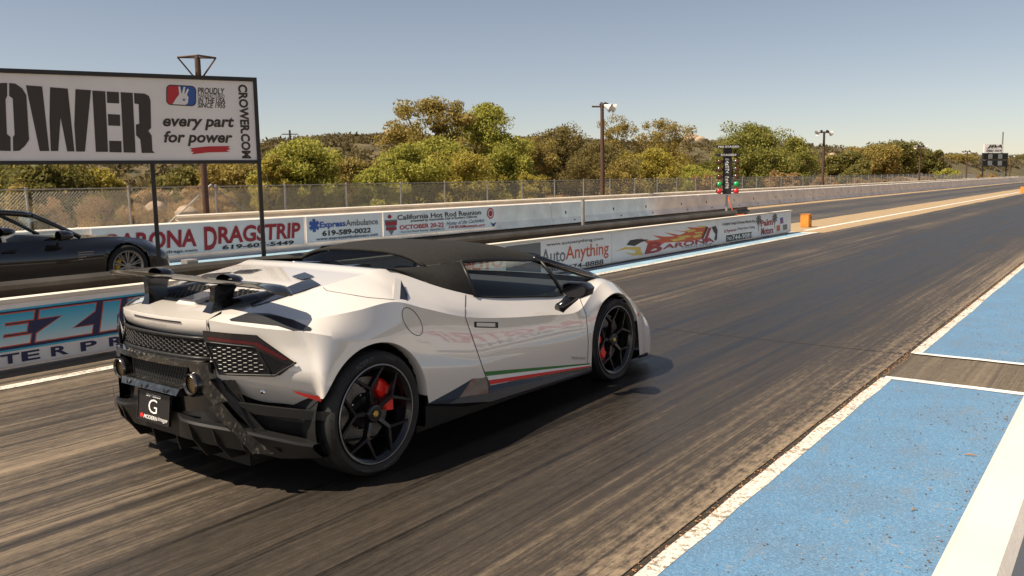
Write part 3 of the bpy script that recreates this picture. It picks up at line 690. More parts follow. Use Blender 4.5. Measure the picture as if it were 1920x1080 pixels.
wmesh = bpy.data.meshes.new('wire_mesh'); wmesh.from_pydata([tuple(v) for v in wm.v], [], wm.f); wmesh.materials.append(MATS['wire'])
for k in range(nb):
    yy = 5.376-bay*6+k*bay
    for nm, me in (('fence_post', pmesh), ('wire_mesh', wmesh)):
        o = bpy.data.objects.new(nm, me); col.objects.link(o); o.parent = fn_; o.location = (0, yy-20, 0 if k < 50 else -.1)
        if nm == 'fence_post': o.rotation_euler = (R(random.uniform(-1, 1)), R(random.uniform(-1, 1)), 0); o.location.y += random.uniform(-.06, .06)
MB().tube([(XF, -8.6, FT), (XF, 5.376-bay*6+nb*bay, FT)], .014, 6).build('top_rail', 'galvanised', fn_)
for a, b_ in ((9.93, 8.2), (9.93, 11.7)): MB().tube([(XF+.05, a, FT+.05), (XF+.05, b_, .3)], .02, 8).build('brace', 'galvanised', fn_)

# ================================================================ POLES
def lamp_pole(px, py_base, py_top, heads, label, X=-14., lean=0., rad=.10):
    pb = at(px, py_base, 'x', X); zt = at(px, py_top, 'x', X).z
    t = thing('light_pole', (X, pb.y, 0), label, 'light pole', 'light poles along the far wall')
    p0 = Vector((X, pb.y, 0)); p1 = Vector((X+lean, pb.y-lean, zt))
    MB().tube([p0, p0.lerp(p1, .5), p1], [rad, rad*.9, rad*.75], 10).build('pole', 'rust_brown', t, True, 40)
    MB().tube([p1+Vector((-.28, -.35, -.08)), p1+Vector((.28, .35, -.08))], .035, 8).build('crossarm', 'rust_brown', t)
    for hx, hy, dx, dy in heads:
        c = p1+Vector((hx, hy, -.02)); d = Vector((dx, dy, -.35)).normalized()
        prof = [(0, .045), (.05, .065), (.15, .10), (.25, .15), (.34, .20), (.345, .20), (.32, .16)]
        n = 14; ref = Vector((0, 0, 1)); a = d.cross(ref).normalized(); b_ = d.cross(a); rows = []
        for l, r_ in prof: rows.append([c+d*l+a*(r_*math.cos(2*math.pi*k/n))+b_*(r_*math.sin(2*math.pi*k/n)) for k in range(n)])
        hd = MB().grid(rows, True); hd.f.append(tuple(range(n))); hd.build('lamp_head', 'lamp_white', t, True, 50)
        MB().tube([c-d*.16, c+d*.01], .085, 10).build('ballast', 'frame_dark', t, True, 40)
    return t
lamp_pole(1130, 372, 196, ((.15, .2, .55, .75), (.05, .05, .8, .15)), 'tall rusty light pole with lamp heads at its top, nearest beyond the wall', lean=-.06)
lamp_pole(1542, 354, 246, ((.2, .25, .5, .8), (-.2, -.25, -.5, -.8)), 'second rusty light pole, in front of the dark oak trees')
lamp_pole(1723, 343, 273, ((.25, .3, .5, .8), (-.25, -.3, -.5, -.8)), 'third light pole down the track, right of the dark oaks', rad=.09)
lamp_pole(1811, 338, 283, ((.25, .3, .5, .8), (-.25, -.3, -.5, -.8)), 'fourth light pole, left of the scoreboard', rad=.09)
lamp_pole(1893, 334, 292, ((.25, .3, .5, .8), (-.25, -.3, -.5, -.8)), 'farthest light pole, right beside the scoreboard', rad=.09)
# brown mast with a triangular bracket behind the billboard
t = thing('bracket_mast', (-15.0, 9.6, 0), 'rusty mast with open triangular bracket on top behind the billboard', 'mast')
pb = at(385, 375, 'x', -15.); pt = at(370, 108, 'x', -15.)
MB().tube([(-15, pb.y, 0), (-15, pt.y, pt.z)], [.085, .07], 10).build('pole', 'rust_brown', t, True, 40)
zt = pt.z; yt = pt.y
for dx, dy in ((.28, .34), (-.30, -.36), (.34, -.2)):
    MB().tube([(-15, yt, zt-.62), (-15+dx, yt+dy, zt)], .022, 6).build('strut', 'rust_brown', t)
for a, b_ in (((.28, .34), (-.30, -.36)), ((.28, .34), (.34, -.2)), ((.34, -.2), (-.30, -.36))):
    MB().tube([(-15+a[0], yt+a[1], zt), (-15+b_[0], yt+b_[1], zt)], .024, 6).build('top_bar', 'rust_brown', t)
def util_pole(px, py0, py1, D, label, arm=True):
    p = dirpt(px, py1, D); b_ = dirpt(px, py0, D)
    t = thing('utility_pole', (p.x, p.y, b_.z-1.5), label, 'utility pole', 'poles on the brushy hill')
    MB().tube([(p.x, p.y, b_.z-1.5), (p.x, p.y, p.z)], [.16, .12], 8).build('pole', 'wood_pole', t)
    if arm: MB().tube([(p.x-.7, p.y-.7, p.z-.5), (p.x+.7, p.y+.7, p.z-.5)], .07, 6).build('crossarm', 'wood_pole', t)
    else: MB().box(p.x-.3, p.x+.3, p.y-.3, p.y+.3, p.z, p.z+.35).build('fitting', 'wood_pole', t)
util_pole(543, 290, 244, 110, 'thin utility pole with crossarm on the horizon right of the billboard')
util_pole(656, 286, 270, 115, 'short dark post on the hill crest, left of a second', False)
util_pole(703, 290, 268, 115, 'short dark post on the hill crest beside the big tree', False)

# ================================================================ STARTING LIGHT TREE
tb = at(1362, 406, 'x', -4.4); YT = tb.y
tr = thing('starting_light_tree', (-4.4, YT, 0), 'drag racing starting light tree with green and red lamps on a pole', 'signal')
def tz(py): return at(1362, py, 'x', -4.4).z
MB().box(-4.75, -4.1, YT-.45, YT+.35, 0, tz(405)-.02).build('concrete_base', 'concrete_top', tr)
MB().box(-4.6, -4.22, YT-.2, YT+.2, tz(405)-.019, tz(402)+.02).build('base_plate', 'galvanised', tr)
MB().tube([(-4.4, YT, tz(404)), (-4.4, YT, tz(366))], .03, 10).build('pole', 'galvanised', tr)
# board faces the starting line (-Y, slightly towards the near lane)
TU = Vector((.80, .60, 0)).normalized(); TN = TU.cross(Vector((0, 0, 1)))
def tp(a, z, n): return Vector((-4.4, YT, 0))+TU*a+Vector((0, 0, z))+TN*n
def tbox(a0, a1, z0, z1, n0, n1, nm, m): return MB().prism([(a0, z0), (a1, z0), (a1, z1), (a0, z1)], tp, n0, n1).build(nm, m, tr)
tbox(-.10, .10, tz(364), tz(278), -.06, .06, 'column', 'frame_dark')
tbox(-.30, .30, tz(277.5), tz(272), -.08, .10, 'stage_light_bar', 'frame_dark'); tbox(-.30, .30, tz(293), tz(288), -.08, .10, 'stage_light_bar', 'frame_dark')
lettering('PRE STAGED', tp(-.27, tz(277), .1), TU, ZU, .54, .05, 'print_white', tr, .02, off=.004)
lettering('STAGED', tp(-.2, tz(292.4), .1), TU, ZU, .4, .05, 'print_white', tr, .02, off=.004)
ltrs = 'BARONA DRAGS'; z_hi, z_lo = tz(297), tz(354); st = (z_hi-z_lo)/len(ltrs)
for i, ch in enumerate(ltrs):
    if ch != ' ': lettering(ch, tp(-.07, z_hi-(i+1)*st+.012, .06), TU, ZU, .10, st*.78, 'print_white', tr, .03, off=.004)
for py, lit in ((304, 'amber'), (318, 'amber'), (331.5, 'amber'), (345.5, 'go_green'), (358.5, 'stop_red')):
    z = tz(py)
    for s in (-1, 1):
        c = tp(s*.22, z, .10); n = 14
        rows = [[c+TN*l+TU*(r_*math.cos(2*math.pi*k/n))+Vector((0, 0, r_*math.sin(2*math.pi*k/n))) for k in range(n)] for l, r_ in ((-.2, .025), (-.14, .06), (.0, .070), (.01, .070))]
        h = MB().grid(rows, True); h.f.append(tuple(range(n))); h.build('lamp_housing', 'chrome' if s > 0 else 'black_matte', tr, True, 50)
        lens = MB().grid([[c+TN*l+TU*(r_*math.cos(2*math.pi*k/n))+Vector((0, 0, r_*math.sin(2*math.pi*k/n))) for k in range(n)] for l, r_ in ((.008, .066), (.028, .05), (.038, .025), (.04, .003))], True)
        lens.build('lens', lit, tr, True)
        MB().tube([tp(s*.22, z, -.02), tp(0, z, -.02)], .02, 6).build('bracket', 'frame_dark', tr)
MB().tube([(-4.38, YT, tz(366)), (-4.30, YT-.05, tz(380)), (-4.22, YT-.02, tz(396)), (-4.12, YT+.1, tz(403)), (-4.0, YT+.2, tz(402))], .013, 6).build('orange_cable', 'marker_orange', tr)

# orange timing boxes
def obox(px, py, w_, label, X=None):
    p = at(px, py); t = thing('timing_box', (p.x, p.y, 0), label, 'box', 'orange timing boxes on the centre strip')
    mb = MB().box(p.x-.14*w_, p.x+.14*w_, p.y-.16*w_, p.y+.16*w_, .01, .42*w_); bevelled('housing', mb, 'orange_box', t, .012)
    MB().box(p.x+.141*w_, p.x+.146*w_, p.y+.02, p.y+.09*w_, .27*w_, .35*w_).build('sensor_window', 'frame_dark', t)
    MB().box(p.x-.15*w_, p.x+.15*w_, p.y-.17*w_, p.y+.17*w_, .422*w_, .435*w_).build('lid', 'orange_box', t)
obox(1511, 426, .95, 'orange timing box standing just past the end of the centre wall')
obox(1918, 362, 1.2, 'distant orange timing box at the right edge of the picture')

# ================================================================ SCOREBOARD
XS = -14.; ysb = at(1865, 330, 'x', XS).y
sb = thing('scoreboard', (XS, ysb, 0), 'distant scoreboard with white sponsor sign above two rows of panels', 'scoreboard')
SU = Vector((.75, .66, 0)).normalized(); SN = SU.cross(Vector((0, 0, 1)))
D_ = (Vector((XS, ysb, 0))-CAM).dot(fw); mpx = D_/FPX
def sp_(px, py, n=0): return Vector((XS, ysb, CAM.z))+SU*((px-1865)*mpx*1.05)+Vector((0, 0, (327.5-(px-1865)*.015-py)*mpx))+SN*n
def sbox(px0, px1, py0, py1, n0, n1, nm, m):
    vs = [sp_(px0, py1, n0), sp_(px1, py1, n0), sp_(px1, py0, n0), sp_(px0, py0, n0), sp_(px0, py1, n1), sp_(px1, py1, n1), sp_(px1, py0, n1), sp_(px0, py0, n1)]
    return MB().add(vs, [(3, 2, 1, 0), (4, 5, 6, 7), (0, 1, 5, 4), (1, 2, 6, 5), (2, 3, 7, 6), (3, 0, 4, 7)]).build(nm, m, sb)
sbox(1842, 1878, 275, 290, -.1, .1, 'sign', 'banner_white')
for s_, a, b_, c, d, sh in (('JBA', 1845, 283, 1875, 276, .3), ('SPEED SHOP', 1845, 289, 1875, 285, .3)):
    O = sp_(a, b_, .12); lettering(s_, O, SU, ZU, (sp_(c, b_)-sp_(a, b_)).length, (sp_(a, d)-sp_(a, b_)).length, 'print_black', sb, .03, sh, off=.02)
sbox(1840, 1888, 291, 303.5, -.2, .0, 'panel', 'score_dark'); sbox(1840, 1888, 304, 316, -.2, .0, 'panel', 'score_dark')
for r_ in range(2):
    for k in range(5): sbox(1842+k*9.2, 1849+k*9.2, 293+r_*12.6, 301.5+r_*12.6, .01, .08, 'digit_panel', 'score_grey' if k % 2 else 'black_plastic')
for px in (1842, 1886): sbox(px, px+1.2, 316, 334, -.2, 0, 'leg', 'frame_dark')
sbox(1877.3, 1879, 252, 334, -.35, -.2, 'mast', 'galvanised')
MB().tube([sp_(1888, 297), sp_(1925, 330)], .06, 6).build('guy_cable', 'galvanised', sb); MB().tube([sp_(1842, 304), sp_(1885, 328)], .05, 6).build('guy_cable', 'galvanised', sb)

# ================================================================ VEGETATION
def leaves(cs, size, n_per, spread, flat=.75, sizes=None):
    """many small leaf-shaped quads round clump centres -> verts, faces (numpy)"""
    cs = np.asarray(cs, float); N = len(cs)*n_per
    c = np.repeat(cs[:, :3], n_per, 0); rad = np.repeat(cs[:, 3], n_per)
    d = rng.normal(size=(N, 3)); d /= np.linalg.norm(d, axis=1)[:, None]
    rr = rad*(rng.random(N)**.45); p = c+d*rr[:, None]*np.array([1, 1, flat])
    u = rng.normal(size=(N, 3)); u /= np.linalg.norm(u, axis=1)[:, None]
    n = d*.8+rng.normal(size=(N, 3))*.6+np.array([0, 0, .35]); v = np.cross(n, u); v /= np.linalg.norm(v, axis=1)[:, None]+1e-9
    s = size*(.6+.8*rng.random(N))[:, None]
    a = p-u*s; b_ = p+v*s*.45; c2 = p+u*s; e = p-v*s*.45
    V = np.stack([a, b_, c2, e], 1).reshape(-1, 3); Fc = np.arange(N*4).reshape(-1, 4)
    return V, Fc
def npmesh(name, V, Fc, m, parent=None):
    me = bpy.data.meshes.new(name); me.vertices.add(len(V)); me.vertices.foreach_set('co', V.astype(np.float32).ravel())
    me.loops.add(Fc.size); me.loops.foreach_set('vertex_index', Fc.astype(np.int32).ravel())
    me.polygons.add(len(Fc)); me.polygons.foreach_set('loop_start', np.arange(0, Fc.size, 4, dtype=np.int32)); me.polygons.foreach_set('loop_total', np.full(len(Fc), 4, dtype=np.int32))
    me.update(); me.validate(); return link(name, me, m, parent)
def tree(name, x, y, h, wd, leaf, label, cat='tree', grp=None, size=.11, clumps=60, per=110, trunk=.16, low=.12, sparse=1., shape='round', top=1.):
    z0 = terrain_h(x, y); t = thing(name, (x, y, z0), label, cat, grp)
    L = []; tips = []
    ns = max(3, int(wd*1.6))
    tm = MB(); base_ = Vector((x, y, z0-.15))
    top_ = Vector((x+random.uniform(-.1, .1)*wd, y+random.uniform(-.1, .1)*wd, z0+h*.62))
    mid = base_.lerp(top_, .45)+Vector((random.uniform(-.1, .1)*wd, random.uniform(-.1, .1)*wd, 0))
    tm.tube([base_, mid, top_], [trunk, trunk*.75, trunk*.35], 8)
    for k in range(ns*2):
        a = random.uniform(0, 6.28); s = base_.lerp(mid, random.uniform(.35, 1)) if random.random() < .5 else mid.lerp(top_, random.uniform(0, .9))
        rad_ = wd*.5*random.uniform(.45, .95); zz = z0+h*random.uniform(low+.15, .95)
        e = Vector((x+math.cos(a)*rad_, y+math.sin(a)*rad_, max(s.z+.15, zz if shape != 'spread' else zz)))
        m_ = s.lerp(e, .5)+Vector((0, 0, .08*h*random.uniform(-.5, 1)))
        tm.tube([s, m_, e], [trunk*.35, trunk*.2, trunk*.07], 5); tips += [m_, e]
    tm.build('trunk', 'bark', t, True)
    for k in range(clumps):
        if k < len(tips) and random.random() < .8: c = tips[k]
        else:
            u = random.random()**.6; a = random.uniform(0, 6.28); zf = random.uniform(low, 1)
            prof = math.sin(math.pi*min(1, max(0.03, (zf-low*.6)/(1-low*.6)))**.75)**.6 if shape == 'round' else (1-.55*zf)
            c = Vector((x+math.cos(a)*wd*.5*u*prof, y+math.sin(a)*wd*.5*u*prof, z0+h*zf*.96))
        cr = wd*random.uniform(.09, .185)*sparse
        L.append((c.x, c.y, min(c.z, z0+h*top-cr*.4), cr))
    V, Fc = leaves(L, size*.78, int(per*1.45), 1)
    npmesh('crown', V, Fc, leaf, t)
    return t
def X_at(px, D_x): p = at(px, 330, 'x', D_x); return p.y
def ptree(name, px, pyt, X, wpx, leaf, label, **k):
    p = at(px, pyt, 'x', X); dist = (p-CAM).dot(fw); z0 = terrain_h(X, p.y)
    return tree(name, X, p.y, max(.8, p.z-z0), 1.18*wpx*dist/FPX, leaf, label, **k)
G = 'trees and large bushes beyond the fence'
ptree('tall_tree', 805, 184, -23, 165, 'leaf_olive', 'tallest tree with ragged dark upper branches beyond the fence', grp=G, clumps=110, per=150, size=.10, sparse=.72, trunk=.2)
ptree('tall_tree', 912, 198, -22, 140, 'leaf_green', 'tall rounded tree with rusty tinge right of the tallest tree', grp=G, clumps=120, per=170, size=.10, sparse=.95)
ptree('bushy_tree', 760, 272, -20, 130, 'leaf_green', 'broad light green bush below the tallest tree', grp=G, clumps=90, per=170, size=.085, low=.02)
ptree('bushy_tree', 870, 290, -18.5, 130, 'leaf_yellow', 'yellowish green bush below the rounded tree at the fence', grp=G, clumps=80, per=150, size=.075, low=.02)
ptree('bushy_tree', 700, 318, -18, 95, 'leaf_green', 'low round green bush at the fence left of the trees', grp=G, clumps=60, per=140, size=.07, low=.02)
ptree('bushy_tree', 990, 262, -22, 110, 'leaf_olive', 'dull olive tree right of the rounded tree', grp=G, clumps=80, per=150, size=.09, low=.03)
ptree('bushy_tree', 1055, 240, -24, 130, 'leaf_brown', 'brownish olive tree left of the nearest light pole', grp=G, clumps=100, per=150, size=.10, low=.03)
ptree('bushy_tree', 1000, 318, -17.5, 60, 'leaf_yellow', 'small pale green bush at the fence in front of the olive tree', grp=G, clumps=40, per=130, size=.06, low=.02)
ptree('bushy_tree', 1120, 268, -20, 120, 'leaf_brown', 'brown green thicket behind the nearest light pole', grp=G, clumps=90, per=150, size=.085, low=.02)
ptree('airy_tree', 1158, 212, -27, 70, 'leaf_olive', 'thin airy tree rising right of the nearest light pole', grp=G, clumps=40, per=80, size=.09, sparse=.9, low=.35)
ptree('airy_tree', 1240, 224, -25, 100, 'leaf_olive', 'leaning airy tree with rounded top against the sky', grp=G, clumps=60, per=110, size=.10, low=.4)
ptree('bushy_tree', 1225, 280, -19, 110, 'leaf_yellow', 'bright yellow green bush left of the starting lights', grp=G, clumps=80, per=160, size=.085, low=.02)
ptree('bushy_tree', 1165, 300, -18, 80, 'leaf_olive', 'olive bush between the light pole and the yellow bush', grp=G, clumps=60, per=140, size=.075, low=.02)
ptree('bushy_tree', 1300, 312, -18.5, 90, 'leaf_green', 'low green bush just left of the starting lights', grp=G, clumps=60, per=140, size=.08, low=.02)
ptree('willow_tree', 1412, 233, -20, 120, 'leaf_willow', 'light green willow like tree behind the starting lights', grp=G, clumps=130, per=190, size=.12, low=.04)
ptree('willow_tree', 1487, 258, -20, 85, 'leaf_willow', 'smaller light green tree right of the willow', grp=G, clumps=90, per=170, size=.12, low=.04)
ptree('bushy_tree', 560, 262, -19.5, 150, 'leaf_green', 'large light green bush right of the billboard post', grp=G, clumps=130, per=170, size=.08, low=.02, sparse=.85)
ptree('bushy_tree', 510, 290, -19, 80, 'leaf_yellow', 'pale leafy bush partly behind the billboard post', grp=G, clumps=60, per=140, size=.07, low=.02)
ptree('bushy_tree', 440, 306, -24, 130, 'leaf_olive', 'olive brush on the slope below the billboard right end', grp=G, clumps=80, per=130, size=.09, low=.02)
ptree('bushy_tree', 60, 300, -21, 210, 'leaf_dark', 'dark green bush below the left end of the billboard', grp=G, clumps=120, per=170, size=.09, low=.02)
ptree('bushy_tree', 195, 318, -20, 80, 'leaf_yellow', 'yellow green bush below the billboard, right of the dark bush', grp=G, clumps=60, per=150, size=.075, low=.02)
ptree('bushy_tree', 340, 318, -30, 110, 'leaf_dark', 'dark shrub on the slope behind the bracket mast', grp=G, clumps=60, per=110, size=.11, low=.02)
ptree('bushy_tree', 30, 345, -17, 90, 'leaf_olive', 'low leafy shrub at the fence above the black car', grp=G, clumps=50, per=140, size=.06, low=.02)
for i, (px, py, X, wp, lf) in enumerate(((1590, 288, -24, 70, 'leaf_dark'), (1640, 276, -25, 90, 'leaf_olive'), (1680, 268, -26, 90, 'leaf_dark'), (1735, 282, -24, 60, 'leaf_dark'))):
    ptree('oak_tree', px, py, X, wp, lf, ['dark oak at the left end of the distant grove', 'olive oak second from the left in the distant grove', 'tallest oak of the distant grove', 'dark oak at the right end of the distant grove, by the third light pole'][i], grp='oaks of the distant grove', clumps=80, per=140, size=.24, low=.04, trunk=.3)
for i, (px, py, X, wp, lf) in enumerate(((1790, 302, -30, 60, 'leaf_olive'), (1780, 318, -20, 40, 'leaf_green'), (1600, 312, -19, 60, 'leaf_dark'), (1540, 300, -40, 60, 'leaf_brown'), (1850, 312, -34, 70, 'leaf_olive'), (1905, 314, -34, 70, 'leaf_dark'))):
    ptree('bushy_tree', px, py, X, wp, lf, ['olive bush left of the fourth light pole', 'small green bush at the fence by the fourth light pole', 'dark low bush under the oak grove', 'brown hillside bush behind the second light pole', 'low brush behind the scoreboard legs', 'dark brush right of the scoreboard'][i], grp=G, clumps=50, per=120, size=.2, low=.03)
ptree('bushy_tree', 655, 300, -21, 110, 'leaf_olive', 'olive brush between the large light bush and the tall trees', grp=G, clumps=70, per=150, size=.08, low=.02)
ptree('bushy_tree', 820, 262, -21, 150, 'leaf_green', 'leafy lower crown in front of the tallest tree trunk', grp=G, clumps=110, per=170, size=.09, low=.02)
ptree('bushy_tree', 945, 268, -20.5, 110, 'leaf_green', 'green bush filling in right below the rounded tree', grp=G, clumps=80, per=160, size=.085, low=.02)
ptree('bushy_tree', 1345, 290, -21, 80, 'leaf_willow', 'light green bush just behind the starting lights', grp=G, clumps=60, per=150, size=.1, low=.02)
ptree('bushy_tree', 1275, 290, -26, 70, 'leaf_olive', 'olive brush between the leaning airy tree and the starting lights', grp=G, clumps=60, per=130, size=.09, low=.02)
# dry weeds along the fence: each tuft a thing
GD = 'dry weed clumps along the fence'
dry = [(1330, 330, -16.4, 60), (1465, 322, -16.6, 60), (1490, 325, -16.4, 40), (1545, 333, -16.5, 50), (1610, 333, -16.6, 40), (1640, 336, -16.3, 40), (1690, 334, -16.5, 45), (1735, 333, -16.4, 40), (1840, 325, -17, 26), (1862, 326, -17, 22), (255, 385, -16.6, 90), (330, 380, -17, 100), (180, 372, -17.5, 80), (410, 372, -17.2, 80), (100, 370, -17, 70), (290, 360, -20, 110), (380, 350, -22, 90)]
for i, (px, py, X, wp) in enumerate(dry):
    pos = ['left of the starting lights', 'below the willow', 'right of the willow', 'at the foot of the second light pole', 'first beyond the second light pole', 'second beyond the second light pole', 'under the oak grove', 'at the foot of the third light pole', 'left below the scoreboard', 'right below the scoreboard', 'at the fence right of the black car roof', 'beside the bracket mast', 'above the black car windscreen', 'between bracket mast and billboard post', 'above the black car roof', 'on the slope below the billboard', 'high on the slope below the billboard'][i]
    ptree('dry_bush', px, py, X, wp, 'leaf_dry', 'straw coloured dry bush %s' % pos, cat='bush', grp=GD, clumps=34, per=110, size=.055 if X > -18 and px < 700 else .12, low=.02, trunk=.03)
# boulders
def boulder(x, y, z, rx, ry, rz, label, seed):
    bm = bmesh.new(); bmesh.ops.create_icosphere(bm, subdivisions=3, radius=1)
    for v in bm.verts:
        d = 1+.22*noise.noise(v.co*1.4+Vector((seed, 0, 0)))+.08*noise.noise(v.co*4+Vector((0, seed, 0)))
        v.co = Vector((v.co.x*rx*d, v.co.y*ry*d, v.co.z*rz*d))
    me = bpy.data.meshes.new('boulder'); bm.to_mesh(me); bm.free(); o = link('boulder', me, 'rock', None, True); o.location = (x, y, z); tag(o, label, 'boulder', 'pale boulders on the slopes')
for i, (px, py, D, s) in enumerate(((1296, 264, 225, 2.3), (1312, 269, 222, 1.3), (1283, 274, 220, 1.0), (640, 333, 62, .7), (652, 343, 58, .55), (225, 345, 40, .3), (290, 384, 27, .28), (255, 374, 30, .2), (350, 392, 24, .25), (1560, 299, 200, .9), (735, 268, 145, 1.6))):
    p = dirpt(px, py, D)
    boulder(p.x, p.y, max(terrain_h(p.x, p.y), p.z-s*.5), s*1.2, s*1.2, s*.8, ['large tan boulder crowning the hill left of the willow', 'smaller boulder beside the crowning boulder', 'tan boulder just below the crowning boulder', 'pale rock outcrop between bush and trees', 'lower pale rock between bush and trees', 'pale rock under the billboard on the slope', 'rounded rock at the fence behind the billboard post', 'small rock on the dry slope below the billboard', 'low rock near the bracket mast', 'far boulder on the hillside right of the willow', 'rock on the hill crest beside the tallest tree'][i], i*3.7)
# chaparral cover of the hills (nobody could count it)
L = []
for k in range(7500):
    px = random.uniform(-100, 1990); D = random.choice((random.uniform(45, 140), random.uniform(110, 330), random.uniform(250, 800)))
    p = dirpt(px, 330, D)
    if p.x > -24: continue
    z = terrain_h(p.x, p.y)
    if z < .35: continue
    s = random.uniform(.4, .95)*(1+D/400); L.append((p.x, p.y, z+s*.25, s))
Ls = np.array(L); V, Fc = leaves(L, .24, 46, 1, .55)
sc = np.repeat(Ls[:, 3], 46*4); cen = np.repeat((V.reshape(-1, 4, 3)).mean(1), 4, 0); V = cen+(V-cen)*np.clip(sc, .6, 3.2)[:, None]
o = npmesh('chaparral', V, Fc, 'leaf_scrub'); tag(o, 'low brown green scrub covering the hills', 'scrub', kind='stuff')
# dry grass on the slope by the fence
L = [(random.uniform(-26, -15.9), random.uniform(0, 60), 0, .3) for k in range(2600)]
L = [(a, b_, terrain_h(a, b_)+.08, .32) for a, b_, c, d in L]
V, Fc = leaves(L, .13, 40, 1, .5); o = npmesh('dry_grass', V, Fc, 'leaf_dry'); tag(o, 'dry straw coloured grass behind the fence', 'grass', kind='stuff')

# ================================================================ DEBRIS ON THE BLUE PAINT
def pebbles(name, n, gen, m, label, smin, smax):
    mb = MB()
    for k in range(n):
        x, y, z = gen(); s = random.uniform(smin, smax)
        vs = [(x+s*random.uniform(.6, 1.2)*a, y+s*random.uniform(.6, 1.2)*b_, z+s*c*random.uniform(.5, .9)) for a, b_, c in ((1, 0, .2), (0, 1, .2), (-1, 0, .2), (0, -1, .2), (0, 0, .9), (0, 0, -.2))]
        mb.add(vs, [(0, 1, 4), (1, 2, 4), (2, 3, 4), (3, 0, 4), (1, 0, 5), (2, 1, 5), (3, 2, 5), (0, 3, 5)])
    tag(mb.build(name, m), label, 'gravel', kind='stuff')
def g1():
    u = random.random()**2.2; return (3.62-u*.75, random.uniform(-1, 9), .006)
pebbles('gravel', 900, g1, 'pebble', 'small dark stones scattered over the blue paint', .0018, .008)
def g3():
    u = random.random()**4; return (3.66-u*.85, random.uniform(-1.5, 9), .006)
pebbles('gravel', 1100, g3, 'rock', 'pale grit gathered on the blue paint beside the barrier', .0012, .006)
def g2(): return (random.gauss(2.665, .022), random.uniform(-2, 16), .006)
pebbles('joint_gravel', 1500, g2, 'twig', 'brown grit collected along the joint', .002, .008)
for i, (px, py, a, L_) in enumerate(((1820, 853, .3, .06), (1712, 955, 1.2, .03), (1880, 832, 2., .03))):
    p = at(px, py, 'z', .012); tag(MB().tube([p-Vector((math.cos(a), math.sin(a), 0))*L_*.5, p+Vector((0, 0, .004)), p+Vector((math.cos(a), math.sin(a), 0))*L_*.5], [.003, .0045, .002], 6).build('twig', 'twig'), ['orange brown twig lying on the blue paint near the barrier', 'short pale chip on the near blue paint', 'small chip beside the white barrier'][i], 'twig', 'litter on the blue paint')

# ================================================================ WHITE SPORTS CAR (origin: ground under the rear axle)
car = thing('sports_car', (0, 0, 0), 'white low wedge shaped roadster with black fabric roof and rear wing', 'car')
def cr(P, t):
    n = len(P); i = min(int(t), n-2); f = t-i
    a, b, c, d = P[max(i-1, 0)], P[i], P[i+1], P[min(i+2, n-1)]
    return tuple(.5*(2*b[k]+(c[k]-a[k])*f+(2*a[k]-5*b[k]+4*c[k]-d[k])*f*f+(3*b[k]-a[k]-3*c[k]+d[k])*f**3) for k in range(len(b)))
